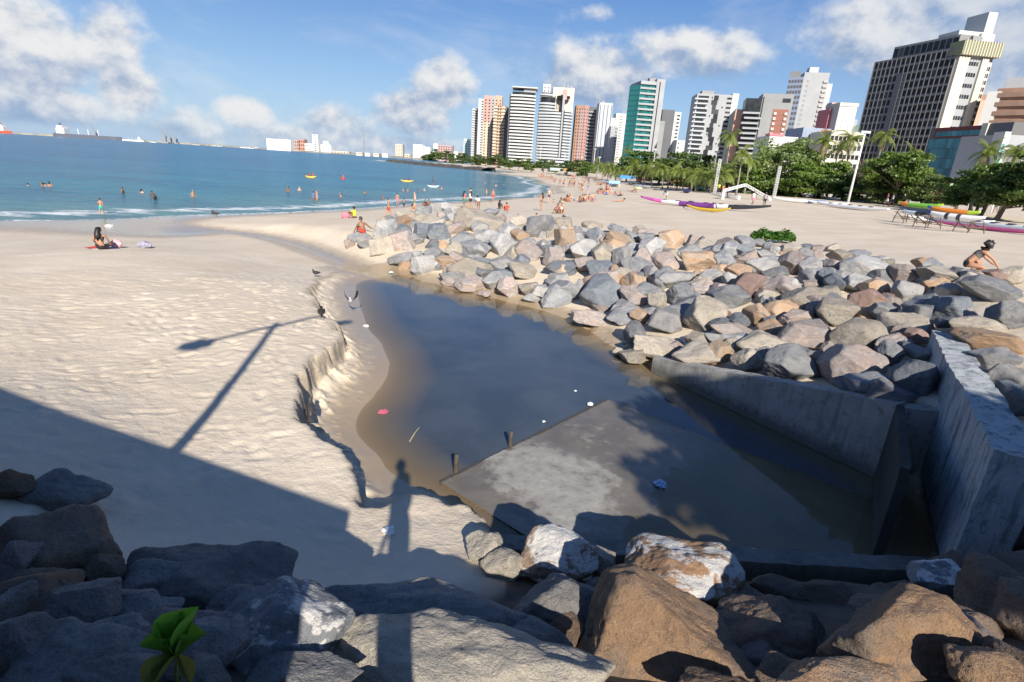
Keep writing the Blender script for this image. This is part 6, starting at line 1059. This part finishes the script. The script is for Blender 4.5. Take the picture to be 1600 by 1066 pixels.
    mb = MB(); mb.ell(J['jaw'] - un * .012 + lk * .068, (.022, .014, .006), 8, 5); out['mouth'] = mb.me('mouth', [], True)
    mb = MB(); [mb.ell(J['head'] - un * .025 - lk * .01 + sd * s_ * .094, (.012, .02, .03), 8, 5) for s_ in (-1, 1)]; out['ears'] = mb.me('ears', [], True)
    return m2, out
BODY = {k: body(k) for k in POSES}
SK = [mat('skin_' + n, c, .55, .06, 6) for n, c in (('tan', (.40, .21, .125)), ('brown', (.24, .12, .07)), ('fair', (.55, .33, .235)), ('dark', (.13, .066, .042)))]
HR = mat('hair_black', (.018, .014, .012), .5, .3, 40); HB = mat('hair_brown', (.075, .035, .018), .5, .3, 40); LIP = mat('lips', (.33, .10, .085), .5); EYE = mat('eye_dark', (.03, .025, .02), .2)
def cloth(n, c): return mat('cloth_' + n, c, .85, .08, 12)
CL = {n: cloth(n, c) for n, c in dict(red=(.55, .06, .04), teal=(.05, .38, .33), navy=(.04, .05, .13), white=(.75, .74, .72), black=(.025, .025, .028), neon=(.50, .72, .06), pink=(.65, .18, .24), blue=(.06, .18, .5), green=(.06, .25, .12), orange=(.7, .2, .05), grey=(.3, .3, .32), print=(.13, .12, .11)).items()}
def copy_mesh_obj(name, me, m, parent=None, loc=(0, 0, 0), rz=0., sc=1.):
    o = link(name, me, parent, loc, (0, 0, rz), (sc, sc, sc))
    if not me.materials: me.materials.append(m)
    setmat(o, m); return o
def person(ps, loc, rz, label, skin=0, wear=(), hair='hair', hm=None, sc=1., group=None, face=False, parent_name='person'):
    me, P = BODY[ps]; o = copy_mesh_obj('person', me, SK[skin], None, loc, rz, sc); tag(o, label, 'person', group)
    for part, c in wear:
        if P[part]: copy_mesh_obj({'briefs': 'swim_briefs', 'top': 'shirt'}.get(part, part), P[part], CL[c], o)
    hh = copy_mesh_obj('hair', P['hair'], hm or HR, o)
    if hair in ('long_hair', 'bob', 'big_bob'): copy_mesh_obj('loose_hair', P[hair], hm or HR, hh)
    if face:
        for k, m in (('eyes', EYE), ('mouth', LIP), ('ears', SK[skin])): copy_mesh_obj(k, P[k], m, o)
    return o
def G(px, py): q = hit(px, py); return (q[0], q[1], gz(q[0], q[1]) if math.hypot(q[0], q[1]) < 120 else q[2])
D2R = math.radians
# main figures
person('sitback', G(160, 390), D2R(22), 'woman with long dark hair sitting on a bright towel, seen from behind', 0, [('shorts', 'black'), ('bikini_top', 'black')], 'long_hair', HR, 1.03, None, True)
q = G(1518, 424); person('crouch', (q[0], q[1], q[2] + .02), D2R(-112), 'dark haired woman in a printed bikini crouching behind the rocks', 0, [('briefs', 'black'), ('bikini_top', 'print')], 'big_bob', HR, 1.12, None, True)
person('leanside', G(566, 365), D2R(35), 'bare backed man sitting at the seaward end of the rock bank', 1, [('shorts', 'red')], 'hair', None, 1.1, None, True)
for px, py, ps, rz, sk, wr, hr, sc, lb in (
 (160, 338, 'walk', 20, 0, [('shorts', 'teal')], 'hair', .78, 'child in teal trunks walking in the shallow water'), (552, 341, 'sit', 60, 1, [('top', 'neon')], 'bob', 1, 'person in a neon green shirt sitting on the sand'), (607, 341, 'walk', -60, 0, [('shorts', 'red')], 'hair', .86, 'boy in red trunks standing before the rock bank'), (648, 328, 'stand', 120, 2, [('shorts', 'green')], 'hair', 1.03, 'shirtless man in dark green shorts near the water'),
 (621, 322, 'stand', 30, 0, [('shorts', 'pink')], 'hair', .85, 'bather in pink trunks at the wash of the waves'), (631, 320, 'sit', 10, 1, [('shorts', 'black')], 'hair', .85, 'child sitting at the wash of the waves'), (652, 331, 'recline', -70, 0, [('briefs', 'red')], 'bob', 1, 'woman in a red swimsuit reclining behind the rocks'), (664, 325, 'sit', 150, 1, [('top', 'black')], 'hair', 1, 'person in black sitting behind the rocks'), (670, 324, 'sit', 200, 1, [('shorts', 'navy')], 'hair', .95, 'bare chested person sitting beside the one in black'),
 (725, 325, 'stand', -30, 1, [('top', 'pink'), ('shorts', 'green')], 'long_hair', 1.02, 'woman in pink and green standing behind the rocks'), (735, 325, 'stand', 40, 0, [('top', 'white'), ('shorts', 'black')], 'long_hair', 1.02, 'woman in white top and black shorts standing behind the rocks'), (747, 330, 'bend', 20, 1, [('top', 'white')], 'bob', 1.0, 'curly haired woman in white bending behind the rocks'), (770, 316, 'stand', 170, 0, [('shorts', 'red')], 'hair', 1., 'man in red trunks standing at the water edge'), (760, 308, 'stand', 60, 0, [('briefs', 'white')], 'hair', .9, 'bather in white wading by the foam'), (735, 309, 'stand', 0, 2, [('briefs', 'pink')], 'bob', .9, 'bather in pink wading by the foam'),
 (781, 327, 'sit', -20, 1, [('top', 'black')], 'long_hair', 1, 'dark haired woman sitting beside the one in orange red'), (791, 332, 'sit', 10, 0, [('top', 'red')], 'hair', 1., 'person in an orange red shirt sitting by the rocks'), (857, 317, 'walk', 190, 2, [('shorts', 'navy')], 'hair', 1.05, 'pale shirtless man in navy shorts walking up the beach'), (845, 329, 'stand', 60, 0, [('briefs', 'black')], 'long_hair', 1., 'woman in a dark bikini standing on the sand'), (870, 334, 'sit', 150, 1, [('bikini_top', 'pink')], 'bob', 1., 'woman sitting on the sand, left of a pair'), (877, 334, 'sit', 190, 0, [('bikini_top', 'white')], 'hair', 1., 'person sitting on the sand, right of a pair'),
 (852, 343, 'prone', 80, 2, [('briefs', 'white')], 'hair', 1., 'pale sunbather lying flat behind the rock crest'), (868, 346, 'prone', -70, 0, [('briefs', 'pink')], 'bob', 1., 'dark haired sunbather lying behind the rock crest'), (968, 315, 'prone', -80, 0, [('briefs', 'pink')], 'bob', 1., 'lone sunbather lying on open sand'), (988, 300, 'recline', 60, 1, [('briefs', 'black')], 'bob', 1., 'sunbather leaning back under the lime parasol'), (994, 300, 'sit', 90, 0, [('briefs', 'red')], 'hair', 1., 'sunbather sitting under the lime parasol'), (1040, 312, 'bend', 80, 1, [('top', 'black'), ('shorts', 'white')], 'hair', .95, 'person in black and white bending over the pink canoe'),
 (1175, 322, 'walk', 200, 1, [('top', 'white'), ('shorts', 'pink')], 'bob', 1., 'person in a white shirt walking past the canoe stern'), (1193, 324, 'walk', 160, 3, [('top', 'grey'), ('shorts', 'black')], 'hair', 1., 'person in dark clothes walking past the canoe stern'), (1128, 306, 'stand', 30, 1, [('top', 'orange'), ('shorts', 'black')], 'hair', 1., 'person in orange standing by the lattice mast'), (1136, 309, 'stand', 100, 1, [('top', 'red'), ('shorts', 'navy')], 'hair', 1., 'person in red standing by the truss arch'), (1122, 303, 'stand', 10, 0, [('top', 'neon'), ('trousers', 'black')], 'hair', 1., 'person in a yellow green vest beside the lattice mast'),
 (1384, 322, 'walk', 90, 1, [('top', 'pink'), ('shorts', 'white')], 'hair', 1., 'walker in pink behind the canoe racks'), (1392, 323, 'walk', 80, 0, [('top', 'white'), ('shorts', 'navy')], 'hair', 1., 'walker in white behind the canoe racks'), (1554, 334, 'walk', 120, 1, [('top', 'red'), ('shorts', 'grey')], 'hair', 1., 'walker in red under the almond trees')):
    person(ps, G(px, py), D2R(rz), lb, sk, wr, hr, None, sc)
# bathers in the sea
def W0(px, py, dz): q = at(px, py, 0); return (q[0], q[1], dz)
for i, (px, py, dz) in enumerate(((44, 291, -1.42), (66, 292, -1.25), (71, 292, -1.35), (78, 292, -1.2), (192, 302, -1.1), (222, 302, -1.3), (302, 308, -1.0), (450, 300, -1.0), (468, 298, -1.2), (532, 308, -1.2), (570, 303, -1.25), (630, 299, -1.2), (637, 300, -1.05), (653, 299, -1.25), (663, 298, -1.3), (690, 296, -1.2), (598, 311, -1.2), (758, 287, -1.2), (792, 282, -1.2), (735, 300, -1.), (775, 291, -1.2), (787, 289, -1.3))):
    lb = ('bather standing chest deep in the sea', 'bather with only the head above the sea')[dz < -1.22]
    person('stand', W0(px, py, dz), random.uniform(0, 6.28), lb, i % 3, [('shorts', ('navy', 'red', 'black')[i % 3])], ('hair', 'bob')[i % 2], None, 1.02, lb.replace('bather', 'bathers', 1))
person('bend', W0(242, 312, -.62), D2R(60), 'bather stooping knee deep in the sea', 3, [('shorts', 'black')]); person('stand', W0(490, 313, -.45), D2R(30), 'child in blue wading thigh deep beside a taller bather', 1, [('top', 'blue')], 'hair', None, .85); person('stand', W0(495, 313, -.45), D2R(-40), 'bather in grey wading thigh deep beside a child in blue', 0, [('shorts', 'grey')])
q = at(676, 292, 0); person('stand', (q[0], q[1], .22), D2R(90), 'paddler in navy standing on a paddle board', 1, [('top', 'navy'), ('shorts', 'navy')])
for px, py, nm in ((483, 277, 'front paddler'), (489, 277, 'rear paddler'), (536, 279.8, 'lone paddler'), (637, 283.6, 'kneeling paddler')): q = at(px, py, 0); person('sit', (q[0], q[1], .12), D2R(100), {'front paddler': 'paddler in red in the front of the yellow kayak', 'rear paddler': 'paddler in orange in the back of the yellow kayak', 'lone paddler': 'lone paddler in pink in the red kayak', 'kneeling paddler': 'dark figure sitting on the pale yellow board'}[nm], 1, [('top', {'f': 'red', 'r': 'orange', 'l': 'pink', 'k': 'black'}[nm[0]])])
# crowd along the curve of the beach
rc = random.Random(12); cw = ['red', 'navy', 'black', 'pink', 'white', 'teal', 'orange', 'blue']; spots = []
for (x0, y0, x1, y1, n, kind) in ((843, 277, 882, 290, 34, 's'), (884, 289, 906, 293, 12, 's'), (866, 316, 896, 313, 9, 't'), (905, 316, 932, 312, 11, 't'), (932, 300, 970, 306, 18, 'm'), (915, 287, 950, 290, 12, 'm'), (895, 281, 930, 284, 10, 's'), (906, 297, 915, 303, 4, 's'), (866, 281, 900, 280, 8, 'm')):
    for k in range(n):
        t = rc.random(); spots.append((x0 + (x1 - x0) * t + rc.uniform(-4, 4), y0 + (y1 - y0) * t + rc.uniform(-2.2, 2.2), kind))
for i, (px, py, kind) in enumerate(spots):
    ps = rc.choice({'s': ['stand', 'walk', 'stand', 'bend'], 't': ['sit', 'recline', 'prone', 'sitback'], 'm': ['sit', 'stand', 'walk', 'recline', 'sit']}[kind]); c = rc.choice(cw); up_ = ps in ('stand', 'walk', 'bend')
    part = rc.choice(['shorts', 'briefs', 'shorts']) ; lb = f"beachgoer in {c} swimwear {'on foot' if up_ else 'resting on the sand'} in the far crowd"
    person(ps, G(px, py), rc.uniform(0, 6.28), lb, rc.choice((0, 0, 1, 2)), [(part, c)] + ([('bikini_top', c)] if part == 'briefs' else []), rc.choice(['hair', 'bob']), None, rc.uniform(.85, 1.05), f"beachgoers in {c} {'on foot' if up_ else 'resting'} in the far crowd")
# photographer and onlookers on the promenade: their shadows fall on the sand and the pool
person('stand', (.06, -.52, 3.75), D2R(72), 'photographer in grey standing at the end of the parapet behind the viewer', 1, [('top', 'grey'), ('trousers', 'navy')], 'hair', None, 1.03)
# ------------------------------------------------------------------ towels, bags
def blob(name, c, r, m, label, cat, rz=0., seed=0, rough=.12):
    v, f = ICO[4]; rs = Vector((seed * 3.1, 1, 2)); V = [tuple(Vector(q * np.array(r)) * (1 + rough * mnoise.fractal(Vector(q) * 2.2 + rs, .8, 2, 3))) for q in v]; o = link(name, mesh(name, V, f, [m], smooth=True), None, c, (0, 0, rz)); return tag(o, label, cat)
q = np.array(G(164, 389)); o = thing('beach_towel', 'red white and blue towel under the long haired woman', 'towel', tuple(q), D2R(-18))
for i, (c, x0, x1) in enumerate((('red', -.75, -.3), ('white', -.3, .1), ('navy', .1, .5), ('white', .5, 1.5))):
    xs = np.linspace(x0, x1, 8); ys = np.linspace(-.42, .42, 9); v = [(x, y, .02 + .018 * math.sin(5 * x + 3 * y) + .012 * math.sin(11 * y)) for x in xs for y in ys]; me = mesh('stripe', v, [(a * 9 + b, (a + 1) * 9 + b, (a + 1) * 9 + b + 1, a * 9 + b + 1) for a in range(7) for b in range(8)], [CL[c]], smooth=True); link('stripe', me, o)
q = np.array(G(183, 388)); blob('beach_bag', (q[0], q[1], q[2] + .16), (.22, .16, .2), mat('bag_pink_print', (.68, .38, .40), .8, .4, 9), 'pink and white printed beach bag beside the long haired woman', 'bag', .3, 1, .25)
q = np.array(G(226, 388)); blob('backpack', (q[0], q[1], q[2] + .13), (.28, .19, .17), mat('bag_grey_print', (.3, .29, .36), .8, .5, 9), 'crumpled grey backpack at the end of the towel', 'bag', .2, 2, .3)
q = np.array(G(540, 341)); blob('beach_bag', (q[0], q[1], q[2] + .2), (.32, .22, .25), CL['pink'], 'pink beach bag beside the person in neon green', 'bag', .2, 3, .2)
# ------------------------------------------------------------------ birds
BDK = mat('feather_dark', (.045, .042, .045), .6, .3, 20); BWH = mat('feather_white', (.6, .6, .6), .6, .1, 20); BEAK = mat('beak_grey', (.2, .18, .16), .5)
def bird(px, py, rz, label, fly=False, m=BDK, s=1.):
    q = hit(px, py); z = gz(q[0], q[1]); o = thing('pigeon', label, 'bird', (q[0], q[1], z + (.32 if fly else 0)), D2R(rz)); o.scale = (s, s, s); mb = MB(); hz = .12
    mb.tube([(0, -.14, hz + .0), (0, -.10, hz + .01), (0, -.04, hz + .03), (0, .04, hz + .045), (0, .09, hz + .075), (0, .115, hz + .12), (0, .125, hz + .155), (0, .13, hz + .18)], [.012, .035, .058, .062, .045, .026, .028, .008], 10); mb.ob('body', m, o, True)
    MB().tube([(0, .14, hz + .15), (0, .175, hz + .14)], [.009, .002], 6).ob('beak', BEAK, o); MB().add([(-.03, -.11, hz + .01), (.03, -.11, hz + .01), (.045, -.26, hz - .03), (-.045, -.26, hz - .03), (0, -.18, hz + .005)], [(0, 1, 4), (1, 2, 4), (2, 3, 4), (3, 0, 4)]).ob('tail', m, o)
    for sx in (-1, 1):
        if fly:
            mb = MB(); v = [(sx * .05, .07, hz + .06), (sx * .05, -.10, hz + .04), (sx * .15, .09, hz + .20), (sx * .17, -.13, hz + .14), (sx * .18, .03, hz + .38), (sx * .22, -.10, hz + .32)]; mb.add(v + [(a, b, c - .008) for a, b, c in v], [(0, 1, 3, 2), (2, 3, 5, 4), (6, 8, 9, 7), (8, 10, 11, 9)]); mb.ob('wing', BDK, o)
        else: mb = MB(); mb.ell((sx * .05, -.03, hz + .035), (.018, .12, .042), 8, 6); mb.ob('wing', m, o, True)
        MB().tube([(sx * .025, .01, hz - .01), (sx * .025, .02, .0), (sx * .025, .055, .004)], .005, 5).ob('leg', BEAK, o)
bird(503, 500, 200, 'dark pigeon standing on the sand at the tip of the lamp shadow', s=1.5); bird(549, 492, 185, 'pigeon with raised wings landing by the pool', True, BWH, 1.1); bird(334, 338, 60, 'dark pair of birds at the far waterline, left one', s=1.6); bird(338, 338, 100, 'dark pair of birds at the far waterline, right one', s=1.6); bird(494, 433, 150, 'small dark bird on the crumbled sand edge', s=1.2); bird(487, 668, 20, 'dark pigeon clinging to the sand scarp', s=1.4)
# ------------------------------------------------------------------ litter
PLW = mat('plastic_white', (.78, .79, .8), .4, .05); PLB = mat('plastic_blue', (.35, .5, .72), .4, .3, 30); PLR = mat('plastic_red', (.55, .12, .16), .4, .1)
def crumple(px, py, z, r, m, label, cat='litter', seed=1, flat=.45):
    q = at(px, py, z) if z is not None else hit(px, py); z = z if z is not None else gz(q[0], q[1]); k = r * depth(q) / F; v, f = ICO[3]; rs = Vector((seed * 7.3, 3, 1)); V = [tuple(Vector((a[0] * k, a[1] * k, max(a[2], -.2) * k * flat)) * (1 + .75 * mnoise.noise(Vector(a) * 2.4 + rs))) for a in v]; o = link('litter', mesh('litter', V, f, [m]), None, (q[0], q[1], z + .1 * k)); tag(o, label, cat)
crumple(606, 832, None, 9, PLW, 'crumpled white plastic cup on the shaded sand', seed=1, flat=.8); crumple(1032, 758, PZ, 9, PLB, 'torn blue and white wrapper floating in the outfall', seed=2, flat=.7); crumple(598, 644, PZ, 7, PLR, 'red scrap half sunk in the shallow pool', seed=3, flat=.2); crumple(572, 510, PZ, 4, PLW, 'white scrap at the pool edge below the birds', seed=4); crumple(611, 426, .25, 3, PLW, 'white scrap on the wet sand at the head of the pool', seed=5); crumple(922, 632, PZ + .03, 4.5, PLW, 'white scrap caught on the far end of the apron edge', seed=6); crumple(170, 354, .05, 5, PLW, 'white scrap on the wet sand near the child', seed=7); crumple(899, 611, PZ, 2, PLW, 'tiny white scrap floating beyond the apron', seed=8); crumple(850, 659, PZ + .02, 2.4, PLW, 'tiny white scrap floating beside the apron edge', seed=9)
a, b = at(640, 690, PZ), at(655, 668, PZ); o = link('reed_stick', MB().tube([(0, 0, 0), tuple((b - a) * .5 + np.array([0, 0, .02])), tuple(b - a)], [.012, .01, .006], 6).me('reed_stick', mat('dry_reed', (.45, .38, .25), .8)), None, a); tag(o, 'thin pale stick floating in the pool', 'stick')
